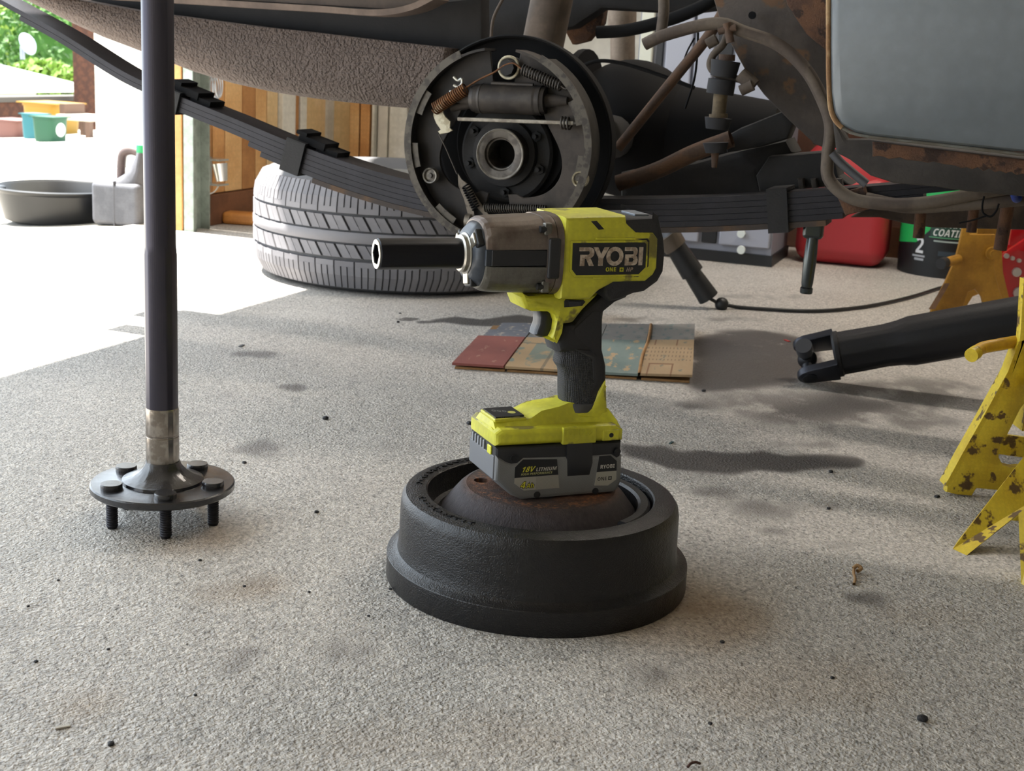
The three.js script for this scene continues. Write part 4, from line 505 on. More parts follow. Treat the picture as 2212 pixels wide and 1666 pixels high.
// ---------------------------------------------------------------- tyre lying on the floor
{
  const TC = V3(-0.285, 0, -3.22), tyreM = new THREE.MeshPhysicalMaterial({ color: '#5a5a5c', roughness: 0.78, bumpMap: scaled(bumpFine, 8), bumpScale: 0.0005 }), blockM = [new THREE.MeshPhysicalMaterial({ color: '#77767a', roughness: 0.72 }), new THREE.MeshPhysicalMaterial({ color: '#706f73', roughness: 0.75 })];
  const t = thing('tire', 'worn grey black tire lying flat on the floor below the leaf spring', 'tire', TC);
  part(t, 'carcass', lathe([[0.205, 0.035], [0.215, 0.022], [0.26, 0.004], [0.295, 0.0], [0.318, 0.010], [0.332, 0.026], [0.341, 0.044], [0.3425, 0.128], [0.341, 0.208], [0.330, 0.230], [0.314, 0.246], [0.29, 0.253], [0.26, 0.249], [0.215, 0.232], [0.205, 0.220], [0.205, 0.035]], 120), tyreM);
  const cyl8 = (r0, r1, ya, yb, a0, a1, sk) => { const P = (r, y, a) => V3(Math.cos(a) * r, y, Math.sin(a) * r); return [P(r0[0], ya, a0), P(r1[0], ya, a0), P(r1[0], ya, a1), P(r0[0], ya, a1), P(r0[1], yb, a0 + sk), P(r1[1], yb, a0 + sk), P(r1[1], yb, a1 + sk), P(r0[1], yb, a1 + sk)]; };
  const N = 46, da = Math.PI * 2 / N, R1 = 0.350;
  const sh = (top) => { const gs = []; const Y = (y) => top ? 0.252 - y : y; const w = da * 0.93; for (let k = 0; k < 3; k++) { const a0 = k * w / 3 + (k ? w * 0.035 : 0), a1 = (k + 1) * w / 3 - (k < 2 ? w * 0.035 : 0); gs.push(hexa(cyl8([0.335, 0.338], [0.3465, 0.3495], Y(0.042), Y(0.062), a0, a1, 0))); gs.push(hexa(cyl8([0.318, 0.330], [0.3305, 0.3462], Y(0.013), Y(0.042), a0 + 0.012, a1 + 0.012, -0.012))); } gs.push(hexa(cyl8([0.338, 0.339], [0.3495, R1], Y(0.062), Y(0.074), 0, w, 0))); return merge(gs); };
  const row = (y0, y1, sk) => { const w = da * 0.88; return merge([hexa(cyl8([0.339, 0.339], [R1 + 0.0008, R1 + 0.0008], y0, y1, 0, w * 0.47, sk)), hexa(cyl8([0.339, 0.339], [R1, R1], y0, y1, w * 0.53, w, sk)), hexa(cyl8([0.339, 0.339], [R1 - 0.001, R1 - 0.001], y0, y0 + (y1 - y0) * 0.3, w * 0.45, w * 0.55, sk * 0.3))]); };
  const kinds = [sh(false), row(0.082, 0.110, 0.05), row(0.142, 0.172, 0.05), sh(true)].map((g) => boxUV(clean(g)));
  kinds.forEach((g, r) => { for (let k = 0; k < N; k++) { const o = part(t, 'tread_block', g, blockM[(k + r) % 2], undefined, true); o.rotation.y = k * da + r * 0.05; } });
  part(t, 'centre_rib', lathe([[0.339, 0.1145], [R1 - 0.0005, 0.1145], [R1 + 0.0010, 0.117], [R1 + 0.0012, 0.126], [R1 + 0.0010, 0.135], [R1 - 0.0005, 0.1375], [0.339, 0.1375]], 120), blockM[0]);
  const wheel = part(t, 'wheel', lathe([[0.207, 0.045], [0.203, 0.215], [0.212, 0.226], [0.209, 0.231], [0.196, 0.214], [0.185, 0.12], [0.10, 0.14], [0.06, 0.16], [0.03, 0.16], [0.03, 0.13], [0.19, 0.09], [0.200, 0.045], [0.207, 0.045]], 64), plain('#9a9da0', 0.35, 0.8), 'steel wheel inside the tire');
  void wheel;
}
// ---------------------------------------------------------------- flattened cardboard
{
  const a = onFloor(976, 798), b = onFloor(1494, 830), c = onFloor(1500, 712), d = onFloor(1062, 706);
  const cb = thing('cardboard_sheet', 'flattened printed cardboard box lying on the floor behind the drum', 'cardboard', V3(0, 0, 0));
  const Q = (s, q, y) => { const p = a.clone().lerp(b, s), r = d.clone().lerp(c, s); return p.lerp(r, q).setY(y); };
  const kraft = hex('#a98f6e'), r = rng(9);
  const tex = (fn) => dataTex(256, (i, x, y) => fn(x / 256, y / 256, N256[i], N256b[i]).map((v) => Math.max(0, Math.min(255, v))));
  const red = tex((x, y, n, m) => mix(mix([146, 84, 74], [124, 70, 64], n), [176, 140, 120], sst(m, 0.66, 0.75) * 0.6)), blue = tex((x, y, n, m) => mix(mix([120, 122, 130], [98, 100, 108], n), [184, 170, 150], sst(m, 0.62, 0.72))), green = tex((x, y, n, m) => { const inBox = x > 0.18 && x < 0.75 && y > 0.25 && y < 0.85; let k = mix(kraft, [158, 132, 98], n); if (inBox || m > 0.55) k = mix(k, [104, 120, 116], 0.75 * sst(n, 0.36, 0.5)); if (Math.abs(x - 0.45) < 0.02 || Math.abs(y - 0.84) < 0.02) k = mix(k, [70, 70, 66], 0.4); return k; }), green2 = tex((x, y, n, m) => mix(mix([96, 112, 108], [128, 138, 132], n), kraft, sst(m, 0.56, 0.66))), tanT = tex((x, y, n, m) => { let k = mix(kraft, [148, 124, 94], n); if (((x * 40) | 0) % 3 === 0 && ((y * 14) | 0) % 2 === 0 && y > 0.45) k = mix(k, [90, 74, 60], 0.5); if (y < 0.35 && x > 0.1 && x < 0.6 && (Math.abs(y - 0.33) < 0.02 || Math.abs(x - 0.12) < 0.015 || Math.abs(x - 0.58) < 0.015)) k = [122, 88, 62]; return mix(k, [96, 104, 96], sst(m, 0.66, 0.74) * 0.6); }), greyT = tex((x, y, n, m) => mix(mix([138, 134, 128], [112, 110, 108], n), [84, 104, 104], sst(m, 0.58, 0.7) * 0.7));
  const panel = (s0, s1, q0, q1, t, y, lift, label) => { const th = 0.0042, p = [Q(s0, q0, y), Q(s1, q0, y + lift), Q(s1, q1, y + lift), Q(s0, q1, y)], g = hexa([...p, ...p.map((v) => v.clone().setY(v.y + th))]), pos = g.attributes.position, uv = new Float32Array(pos.count * 2); const o0 = a, ex = b.clone().sub(a), ez = d.clone().sub(a); for (let i = 0; i < pos.count; i++) { const v = V3(pos.getX(i), 0, pos.getZ(i)).sub(V3(o0.x, 0, o0.z)); const det = ex.x * ez.z - ex.z * ez.x, s = (v.x * ez.z - v.z * ez.x) / det, q = (ex.x * v.z - ex.z * v.x) / det; uv[i * 2] = (s - s0) / (s1 - s0); uv[i * 2 + 1] = (q - q0) / (q1 - q0); } g.setAttribute('uv', new THREE.BufferAttribute(uv, 2)); part(cb, 'cardboard_panel', g, new THREE.MeshPhysicalMaterial({ map: t, roughness: 0.85 }), label, true); };
  panel(0.0, 0.215, 0.0, 0.62, red, 0.0075, 0, 'dull red printed panel'); panel(0.02, 0.215, 0.635, 0.80, blue, 0.006, 0); panel(0.05, 0.22, 0.81, 1.0, blue, 0.0045, 0);
  panel(0.222, 0.56, 0.0, 0.62, green, 0.007, 0); panel(0.222, 0.56, 0.63, 1.0, greyT, 0.0055, 0); panel(0.563, 0.775, 0.0, 0.62, green2, 0.007, 0.001); panel(0.563, 0.775, 0.63, 1.0, greyT, 0.0055, 0.001); panel(0.785, 1.0, 0.0, 0.62, tanT, 0.009, 0.003, 'tan printed panel'); panel(0.785, 1.0, 0.635, 0.98, greyT, 0.007, 0.003);
  const kr = worn('#a07a50', '#8a673f', 0.4, 0.65, 6, 0.9); for (const [s0, s1] of [[0.01, 0.22], [0.23, 0.77], [0.79, 0.99]]) { const p = [Q(s0, 0.01, 0.0005), Q(s1, 0.01, 0.0005), Q(s1, 0.98, 0.0005), Q(s0, 0.98, 0.0005)]; part(cb, 'cardboard_liner', hexa([...p, ...p.map((v) => v.clone().setY(0.0042))]), kr); }
  const seam = [Q(0.78, 0.0, 0.012), Q(0.775, 0.3, 0.0125), Q(0.785, 0.6, 0.0125), Q(0.78, 0.98, 0.011)]; part(cb, 'torn_seam', tube(seam, 0.003, 30, 6), kr);
}
// ---------------------------------------------------------------- drive shaft
{
  const m = new THREE.MeshPhysicalMaterial({ color: '#1d1d20', roughness: 0.55, metalness: 0.3, bumpMap: scaled(bumpCoarse, 6), bumpScale: 0.0006 }), m2 = plain('#3a3b42', 0.45, 0.6), capM = plain('#54565c', 0.4, 0.6), ja = plain('#232327', 0.5, 0.4);
  const A = onZ(1802, 766, -2.27), E = onZ(2240, 688, -2.20), dir = E.clone().sub(A).normalize();
  const s = thing('drive_shaft', 'black drive shaft with a bare universal joint resting on the floor', 'drive shaft'); const far = A.clone().addScaledVector(dir, 1.15);
  const prof = lathe([[0, 0], [0.037, 0], [0.040, 0.004], [0.040, 0.010], [0.0375, 0.012], [0.037, 0.055], [0.0365, 0.085], [0.0385, 0.11], [0.0425, 0.13], [0.0430, 1.15], [0, 1.15]], 48); prof.translate(0, -1.15 / 2, 0); part(s, 'shaft_tube', between(prof, A, far), m);
  const side = V3(0, 1, 0).cross(dir).normalize(), up = dir.clone().cross(side).normalize();
  const ear = (k) => { const pts = [[-0.026, 0.004], [0.026, 0.004], [0.023, -0.022], [0.021, -0.046], [0.016, -0.058], [0.008, -0.065], [0, -0.067], [-0.008, -0.065], [-0.016, -0.058], [-0.021, -0.046], [-0.023, -0.022]]; const g = ext(pts, 0.014, 0.003, 2); const mt = new THREE.Matrix4().makeBasis(side, dir, up.clone().negate()); g.applyMatrix4(mt); const c = A.clone().addScaledVector(up, k * 0.031); g.translate(c.x, c.y, c.z); return g; };
  // the yoke's ears lean with the joint: rotate about the shaft
  const q = new THREE.Quaternion().setFromAxisAngle(dir, -0.75); const spin = (g) => { g.translate(-A.x, -A.y, -A.z); g.applyQuaternion(q); g.translate(A.x, A.y, A.z); return g; };
  part(s, 'yoke_ear', spin(ear(1)), m2); part(s, 'yoke_ear', spin(ear(-1)), m2);
  const jc = A.clone().addScaledVector(dir, -0.046), u2 = up.clone().applyQuaternion(q), s2 = side.clone().applyQuaternion(q);
  part(s, 'joint_cross', merge([rod(jc.clone().addScaledVector(u2, 0.034), jc.clone().addScaledVector(u2, -0.034), 0.011), rod(jc.clone().addScaledVector(s2, 0.036), jc.clone().addScaledVector(s2, -0.036), 0.010), (() => { const g = new THREE.SphereGeometry(0.017, 16, 12); g.translate(jc.x, jc.y, jc.z); return g; })()]), ja);
  for (const k of [1, -1]) part(s, 'bearing_cap', rod(jc.clone().addScaledVector(s2, k * 0.026), jc.clone().addScaledVector(s2, k * 0.046), 0.0145), capM); for (const k of [1, -1]) part(s, 'bearing_cap', rod(jc.clone().addScaledVector(u2, k * 0.030), jc.clone().addScaledVector(u2, k * 0.040), 0.0125), ja);
}
// ---------------------------------------------------------------- jack stands
const yelPaint = worn('#d0b630', '#c0a224', 0.4, 0.7, 8, 0.42, 0, 0.0004, { third: '#5a4322' }), yelDull = worn('#b5852a', '#9a6d1e', 0.4, 0.7, 4, 0.5, 0, 0.0004);
{
  const s = thing('jack_stand', 'chipped bright yellow jack stand with spread sheet metal legs', 'jack stand');
  const sheet = (name, pts, z0, tilt, d, m = yelPaint, holes = []) => { const c = onZ(pts[0][0], pts[0][1], z0), q = pts.map(([x, y, z]) => { const p = onZ(x, y, z === undefined ? z0 : z); return [p.x, p.y]; }); const g = ext(q, d, Math.min(0.003, d / 2.3), 2, holes.map((h) => h.map(([x, y]) => { const p = onZ(x, y, z0); return [p.x, p.y]; }))); if (tilt) { g.translate(-c.x, -c.y, 0); g.rotateX(tilt); g.translate(c.x, c.y, 0); } g.translate(0, 0, z0); return part(s, name, g, m); };
  const zA = onFloor(2060, 1064).z;
  sheet('leg', [[2260, 600], [2206, 600], [2200, 700], [2196, 745], [2178, 800], [2120, 906], [2078, 980], [2042, 1046], [2040, 1060], [2066, 1066], [2096, 1068], [2106, 1052], [2150, 1056], [2230, 1070], [2260, 1070]], zA + 0.01, 0, 0.016, yelPaint, [[[2154, 985], [2158, 956], [2172, 938], [2200, 882], [2222, 852], [2246, 850], [2246, 1002], [2180, 1006], [2162, 1000]]]);
  part(s, 'leg_flange', (() => { const l = [[2202, 735], [2178, 800], [2120, 906], [2078, 980], [2042, 1046]].map(([x, y]) => onZ(x, y, zA + 0.01)); const rings = l.map((p) => [V3(p.x - 0.003, p.y, p.z + 0.008), V3(p.x + 0.004, p.y + 0.002, p.z + 0.008), V3(p.x + 0.004, p.y + 0.002, p.z - 0.016), V3(p.x - 0.003, p.y, p.z - 0.016)]); return loft(rings); })(), yelPaint);
  const f0 = onFloor(2058, 1186), f1 = onFloor(2088, 1200);
  { const top0 = onZ(2226, 968, f0.z - 0.075), top1 = onZ(2250, 1070, f0.z - 0.04); const g = hexa([f0, f1, f1.clone().add(V3(0.012, 0.002, -0.02)), f0.clone().add(V3(0.012, 0.004, -0.02)), top0, top1, top1.clone().add(V3(0.01, 0, -0.01)), top0.clone().add(V3(0.01, 0, -0.01))]); part(s, 'leg', g, yelPaint); }
  { const a = onFloor(2206, 1262), b = onFloor(2240, 1280), c = onZ(2200, 1110, a.z - 0.04), d = onZ(2262, 1060, a.z - 0.04); const g = hexa([a, b, b.clone().add(V3(0.01, 0, -0.02)), a.clone().add(V3(0.01, 0, -0.02)), c, d, d.clone().add(V3(0.01, 0, -0.01)), c.clone().add(V3(0.01, 0, -0.01))]); part(s, 'leg', g, yelPaint); }
  sheet('back_brace', [[2120, 930], [2262, 950], [2262, 996], [2120, 976]], zA - 0.05, 0, 0.006);
  sheet('cross_plate', [[2150, 1150], [2260, 1056], [2260, 1160]], zA + 0.10, 0, 0.006);
  part(s, 'ratchet_handle', tube([onZ(2106, 762, zA + 0.04), onZ(2122, 752, zA + 0.02), onZ(2160, 744, zA + 0.01), onZ(2260, 728, zA - 0.01)], 0.0078, 30, 14), worn('#c79a24', '#b28419', 0.4, 0.7, 6, 0.45)); part(s, 'handle_end', rod(onZ(2098, 768, zA + 0.05), onZ(2108, 761, zA + 0.04), 0.0088), yelPaint);
  const xp = onZ(2262, 700, zA + 0.01).x + 0.012;
  { const q = [[2258, 600], [2206, 600], [2200, 700], [2196, 745], [2178, 800], [2120, 906], [2042, 1046], [2040, 1060], [2096, 1068], [2140, 1000], [2200, 890], [2250, 830]].map(([x, y]) => { const p = onZ(x, y, zA + 0.01); return [2 * xp - p.x, p.y]; }); const g = ext(q, 0.016, 0.003, 2); g.translate(0, 0, zA + 0.01); part(s, 'leg', g, yelPaint); }
  part(s, 'post', box(0.046, 0.23, 0.04, xp, 0.205, zA - 0.012), yelPaint); part(s, 'saddle', at(rbox(0.08, 0.02, 0.06, 0.004), xp + 0.02, 0.325, zA - 0.012), yelPaint);
  part(s, 'front_brace', rod(V3(xp - 0.02, 0.17, zA + 0.01), V3(onZ(2236, 1000, f0.z - 0.07).x, 0.115, f0.z - 0.075), 0.012), yelPaint); part(s, 'front_brace', rod(V3(xp, 0.20, zA + 0.01), V3(onZ(2240, 1070, f0.z - 0.04).x + 0.01, 0.11, f0.z - 0.05), 0.012), yelPaint);
}
{
  const z = -3.02, s = thing('jack_stand', 'dull mustard yellow jack stand holding up the frame rail', 'jack stand');
  const plate = (name, pts, z0, d, holes = [], m = yelDull) => { const f = (l) => l.map(([x, y]) => { const p = onZ(x, y, z0); return [p.x, p.y]; }); const g = ext(f(pts), d, 0.003, 2, holes.map(f)); g.translate(0, 0, z0); return part(s, name, g, m); };
  plate('front_plate', [[2078, 492], [2090, 488], [2094, 506], [2148, 506], [2152, 530], [2146, 570], [2150, 600], [2168, 660], [2170, 700], [2132, 700], [2118, 640], [2104, 624], [2090, 630], [2078, 664], [2062, 700], [2006, 700], [2010, 668], [2040, 610], [2062, 560], [2070, 530]], z, 0.012);
  plate('back_plate', [[2094, 500], [2160, 500], [2166, 590], [2190, 690], [2150, 690], [2126, 630], [2100, 640], [2070, 690], [2030, 690], [2074, 590]], z - 0.14, 0.012);
  part(s, 'pawl_lever', rod(onZ(2070, 560, z + 0.01), onZ(2038, 568, z + 0.05), 0.011), yelDull); part(s, 'lever_end', rod(onZ(2042, 567, z + 0.045), onZ(2032, 570, z + 0.06), 0.0125), plain('#1d1d1f', 0.6)); { const p = onZ(2143, 547, z + 0.01); part(s, 'pivot_bolt', at(merge([cyl(0.014, 0.014, 0.01, 20), at(cyl(0.007, 0.007, 0.014, 16), 0, 0.003, 0)]), p.x, p.y, p.z, Math.PI / 2), yelDull); }
  part(s, 'bracing_strip', hexa([[2040, 612], [2052, 612], [2020, 668], [2006, 668]].map(([x, y]) => onZ(x, y, z + 0.02)).concat([[2040, 612], [2052, 612], [2020, 668], [2006, 668]].map(([x, y]) => onZ(x, y, z + 0.05)))), worn('#8a6a52', '#70543e', 0.4, 0.7, 8, 0.7));
  part(s, 'ratchet_post', box(0.045, 0.30, 0.04, onZ(2118, 560, z - 0.07).x, 0.21, z - 0.07), yelDull);
}
// ---------------------------------------------------------------- red floor jack at the edge
{
  const z = -3.25, s = thing('floor_jack', 'bright red floor jack beside the mustard jack stand', 'floor jack'), redM = new THREE.MeshPhysicalMaterial({ color: '#b3121b', roughness: 0.32, clearcoat: 0.4 });
  const f = (l, z0) => l.map(([x, y]) => { const p = onZ(x, y, z0); return [p.x, p.y]; });
  for (const [k, dz] of [[0, 0], [1, -0.2]]) { const g = ext(f([[2160, 700], [2154, 610], [2166, 548], [2182, 536], [2250, 490], [2420, 500], [2420, 720]], z), 0.012, 0.003, 2, k ? [] : [f([[2196, 540], [2240, 512], [2290, 512], [2290, 545], [2230, 552]], z)]); g.translate(0, 0, z + dz); part(s, 'side_plate', g, redM); }
  for (const [x, y, r] of [[2174, 553, 0.006], [2187, 558, 0.005], [2201, 563, 0.005], [2200, 632, 0.013], [2196, 588, 0.011]]) { const p = onZ(x, y, z + 0.008); part(s, 'bolt_head', at(cyl(r, r * 1.05, 0.008, 14), p.x, p.y, p.z, Math.PI / 2), plain('#b9b4b0', 0.3, 0.7)); }
  part(s, 'wheel', at(cyl(0.045, 0.045, 0.03, 24), onZ(2290, 690, z).x, 0.045, z + 0.03, Math.PI / 2), plain('#2a2a2c', 0.5)); part(s, 'lift_arm', box(0.3, 0.05, 0.1, onZ(2330, 540, z).x, 0.16, z - 0.1), redM);
}
// ---------------------------------------------------------------- gas can and bucket by the side wall
{
  const p = toTurned(onFloor(1822, 577)), c = G(p.x - 0.020, 0, -p.z + 0.098), s = thing('gas_can', 'red plastic gas can standing against the brown side wall', 'gas can', c, -YAW), m = new THREE.MeshPhysicalMaterial({ color: '#b5333a', roughness: 0.42 });
  part(s, 'can_body', at(rbox(0.25, 0.25, 0.19, 0.045, 5), 0, 0.127, 0), m);
  part(s, 'can_shoulder', loft([[0.21, 0.128, 0.090], [0.26, 0.120, 0.082], [0.30, 0.100, 0.060], [0.33, 0.075, 0.040], [0.335, 0.05, 0.025]].map(([y, a, b]) => ringY(y, -a - 0.02, a - 0.02, b, 4))), m);
  part(s, 'can_handle', tube([V3(-0.09, 0.32, 0), V3(-0.07, 0.375, 0), V3(0.03, 0.385, 0), V3(0.075, 0.30, 0)], 0.016, 30, 12), m); part(s, 'spout_cap', at(cyl(0.026, 0.028, 0.04, 24), -0.085, 0.345, 0), plain('#151517', 0.5));
}
{
  const p = onFloor(2040, 604), s = thing('asphalt_bucket', 'black and green bucket of asphalt coating with white lettering', 'bucket', V3(p.x + 0.040, 0, p.z - 0.132));
  const lab = canvasTex(1024, 512, (g) => { g.fillStyle = '#14181b'; g.fillRect(0, 0, 1024, 512); g.fillStyle = '#23b45a'; g.beginPath(); g.moveTo(0, 0); g.lineTo(1024, 0); g.lineTo(1024, 250); g.lineTo(440, 250); g.lineTo(404, 330); g.lineTo(320, 400); g.lineTo(0, 430); g.fill(); g.fillStyle = '#173f31'; g.fillRect(412, 262, 612, 100); g.fillStyle = '#d8dbd6'; g.font = 'italic bold 50px sans-serif'; g.fillText('ASPHALT', 428, 309, 280); g.fillText('COATING', 422, 353, 290); g.fillStyle = '#5fae7a'; g.fillRect(404, 360, 340, 4); g.fillStyle = '#a9b6ae'; g.fillRect(436, 376, 220, 8); g.fillStyle = '#dfe2e6'; g.font = 'bold 112px sans-serif'; g.fillText('2', 318, 452); g.fillStyle = '#a9adb4'; g.fillRect(300, 462, 90, 10); g.fillRect(318, 478, 66, 12); g.fillStyle = '#2f3c46'; g.fillRect(470, 430, 160, 24); });
  const body = new THREE.CylinderGeometry(0.138, 0.128, 0.36, 64, 1, true); body.translate(0, 0.18, 0); part(s, 'pail', merge([cyl(0.138, 0.128, 0.36, 64).translate(0, 0.18, 0), cyl(0.144, 0.144, 0.02, 64).translate(0, 0.33, 0)]), plain('#17191c', 0.45));
  const lb = new THREE.CylinderGeometry(0.1372, 0.1297, 0.27, 64, 1, true, -Math.PI * 0.66, Math.PI * 1.1); lb.translate(0, 0.165, 0); part(s, 'pail_label', lb, new THREE.MeshPhysicalMaterial({ map: lab, roughness: 0.4, side: THREE.DoubleSide }), 'green and black printed label', true);
  part(s, 'pail_lid', at(cyl(0.146, 0.146, 0.018, 64), 0, 0.372, 0), plain('#1c1e21', 0.5));
}
// ---------------------------------------------------------------- grey storage cabinet
{
  const uA = (px, py) => onV(px, py, 3.66).x, s = thing('storage_cabinet', 'pale grey plastic storage cabinet with round white rivets behind the axle', 'cabinet', V3(0, 0, 0), -YAW);
  const g1 = plain('#a4a7b4', 0.45), g2 = plain('#8e919d', 0.45), dk = plain('#1e1f22', 0.5), wh = plain('#e6ece8', 0.35), x0 = uA(1366, 300), x1 = uA(1690, 300), z = -3.66;
  part(s, 'cabinet_body', box(x1 - x0, 1.6, 0.26, (x0 + x1) / 2, 0.81, z - 0.13), g2); part(s, 'cabinet_base', box(x1 - x0 + 0.01, 0.03, 0.27, (x0 + x1) / 2, 0.016, z - 0.13), dk);
  const door = (a, b, m, nm = 'cabinet_door', th = 0.014) => part(s, nm, at(rbox(uA(b, 300) - uA(a, 300) - 0.006, 1.54, th, 0.004), (uA(a, 300) + uA(b, 300)) / 2, 0.82, z + th / 2), m);
  door(1368, 1400, plain('#cfd0c2', 0.5)); door(1402, 1422, dk, 'door_gap', 0.006); door(1424, 1484, g1); door(1486, 1530, g1); door(1532, 1570, dk, 'door_gap', 0.006); door(1572, 1688, g1);
  for (const py of [505, 540, 235, 150]) for (const px of [py < 300 ? 1630 : 1601]) { const p = onV(px, py, 3.64); part(s, 'rivet', at(cyl(0.011, 0.012, 0.006, 18), p.x, p.y, p.z + 0.002, Math.PI / 2), wh); }
}
// ---------------------------------------------------------------- trouble light with its cord, and a ratchet wrench left on a nut
{
  const z = -2.95, s = thing('work_light', 'black work light handle hanging from its lead below the axle', 'work light'), m = new THREE.MeshPhysicalMaterial({ color: '#1b1c1e', roughness: 0.5 }), P = (x, y, k = 0) => onZ(x, y, z + k);
  part(s, 'handle', merge([rod(P(1456, 528), P(1496, 590), 0.0215, 0.026), rod(P(1492, 586), P(1531, 644), 0.0195, 0.0235)]), m); part(s, 'lamp_collar', rod(P(1440, 508), P(1460, 534), 0.030, 0.026), plain('#6e645a', 0.4, 0.6)); part(s, 'lamp_guard', merge([tube([P(1440, 508), P(1424, 486), P(1430, 470)], 0.002, 12, 6), tube([P(1462, 505), P(1480, 490), P(1482, 470)], 0.002, 12, 6), rod(P(1440, 470), P(1450, 510), 0.02)]), plain('#7a7e86', 0.4, 0.5));
  part(s, 'strain_relief', merge([rod(P(1531, 644), P(1546, 652), 0.004), at(new THREE.DodecahedronGeometry(0.0155, 1), P(1559, 657).x, P(1559, 657).y, P(1559, 657).z)]), m);
  const fl = (x, y) => onFloor(x, y, 0.005), cordPts = [P(1559, 657), fl(1590, 663), fl(1640, 667), fl(1750, 672), fl(1850, 665), fl(1950, 646), fl(2036, 620), fl(2052, 616)]; part(s, 'power_cord', tube(cordPts, 0.0042, 90, 8), m, 'thin black cord across the floor');
  part(s, 'hook', tube([P(1445, 480), P(1450, 440), P(1460, 400), P(1466, 380)], 0.002, 20, 6), plain('#7a7e86', 0.4, 0.5));
}
{
  const P = (x, y) => onV(x, y, 2.03), s = thing('ratchet_wrench', 'chrome ratchet wrench with its round handle hanging from the spring clamp', 'wrench', V3(0, 0, 0), -YAW), m = plain('#4a4f50', 0.25, 0.85);
  const A = P(1757, 500), E = P(1741, 634), L0 = A.distanceTo(E); const g = lathe([[0, 0], [0.0085, 0], [0.0095, 0.002], [0.0095, 0.008], [0.0078, 0.010], [0.0088, 0.016], [0.0098, 0.050], [0.0086, 0.088], [0.0076, 0.091], [0.0086, 0.094], [0.0076, 0.098], [0.0060, 0.104], [0.0062, L0], [0, L0]], 28); g.translate(0, -L0 / 2, 0);
  part(s, 'handle', between(g, E, A), m); part(s, 'ratchet_head', at(rbox(0.030, 0.034, 0.02, 0.006), A.x, A.y + 0.006, A.z), m);
}
// ---------------------------------------------------------------- by the door: track, wire coil, door sensor, offcut
{
  const U = (px, py, u = -2.17) => onU(px, py, u), galv = worn('#9aa39b', '#858e86', 0.4, 0.65, 10, 0.45, 0.5);
  const s = thing('door_track', 'galvanized steel garage door track bolted to the jamb', 'door track', V3(0, 0, 0), -YAW); const a = U(395, 400), b = U(430, 400), zc = (a.z + b.z) / 2, w = Math.abs(a.z - b.z);
  part(s, 'track_channel', merge([box(0.004, 2.2, w, -2.165, 1.1, zc), box(0.03, 2.2, 0.004, -2.15, 1.1, zc + w / 2), box(0.03, 2.2, 0.004, -2.15, 1.1, zc - w / 2), box(0.012, 2.2, 0.012, -2.14, 1.1, zc + w / 2 - 0.006)]), galv);
  for (const py of [280, 370, 402, 465]) { const p = U(418, py, -2.16); part(s, 'track_bolt', at(cyl(0.006, 0.006, 0.006, 12), p.x, p.y, p.z, 0, 0, Math.PI / 2), plain(py === 370 ? '#d8dcd8' : '#4a4d4a', 0.4, 0.6)); }
  const c = thing('wire_coil', 'coil of pale wire hanging on the boards beside the door track', 'wire coil', V3(0, 0, 0), -YAW), q = U(452, 190, -2.155); for (let k = 0; k < 5; k++) { const g = new THREE.TorusGeometry(0.042 - k * 0.0022, 0.0028, 8, 40); g.scale(0.55, 1, 1); g.rotateY(Math.PI / 2); part(c, 'wire_turn', at(g, q.x + k * 0.004, q.y + 0.004 * (k - 2), q.z - 0.006 * k), plain('#c9ccd0', 0.4, 0.5)); } part(c, 'nail', rod(V3(q.x - 0.03, q.y + 0.040, q.z), V3(q.x + 0.03, q.y + 0.042, q.z), 0.003), plain('#6e7072', 0.4, 0.6));
  const e = thing('door_sensor', 'shiny bracketed safety sensor low on the wooden boards', 'sensor', V3(0, 0, 0), -YAW), k = U(474, 372, -2.13);
  part(e, 'bracket', merge([box(0.05, 0.005, 0.05, k.x - 0.01, k.y + 0.035, k.z), box(0.005, 0.075, 0.05, k.x - 0.05, k.y, k.z - 0.01), box(0.05, 0.005, 0.05, k.x - 0.01, k.y - 0.035, k.z)]), plain('#c9cac4', 0.25, 0.8)); part(e, 'lens_housing', at(merge([cyl(0.022, 0.016, 0.05, 20)]), k.x + 0.005, k.y, k.z, 0, 0, 0.15), plain('#d4d3cc', 0.2, 0.7)); part(e, 'sensor_wire', tube([V3(k.x, k.y - 0.035, k.z), V3(k.x - 0.01, k.y - 0.055, k.z + 0.01), V3(k.x - 0.04, k.y - 0.07, k.z + 0.02)], 0.002, 12, 6), plain('#b9b4aa', 0.5));
  const o = onFloor(514, 487); single('wood_offcut', at(rbox(0.115, 0.036, 0.06, 0.012, 3), 0, 0.0185, 0), worn('#c98a44', '#b57636', 0.4, 0.65, 6, 0.6), 'short rounded orange brown wood offcut on the floor by the boards', 'wood', V3(o.x + 0.01, 0, o.z - 0.03), -0.1);
}
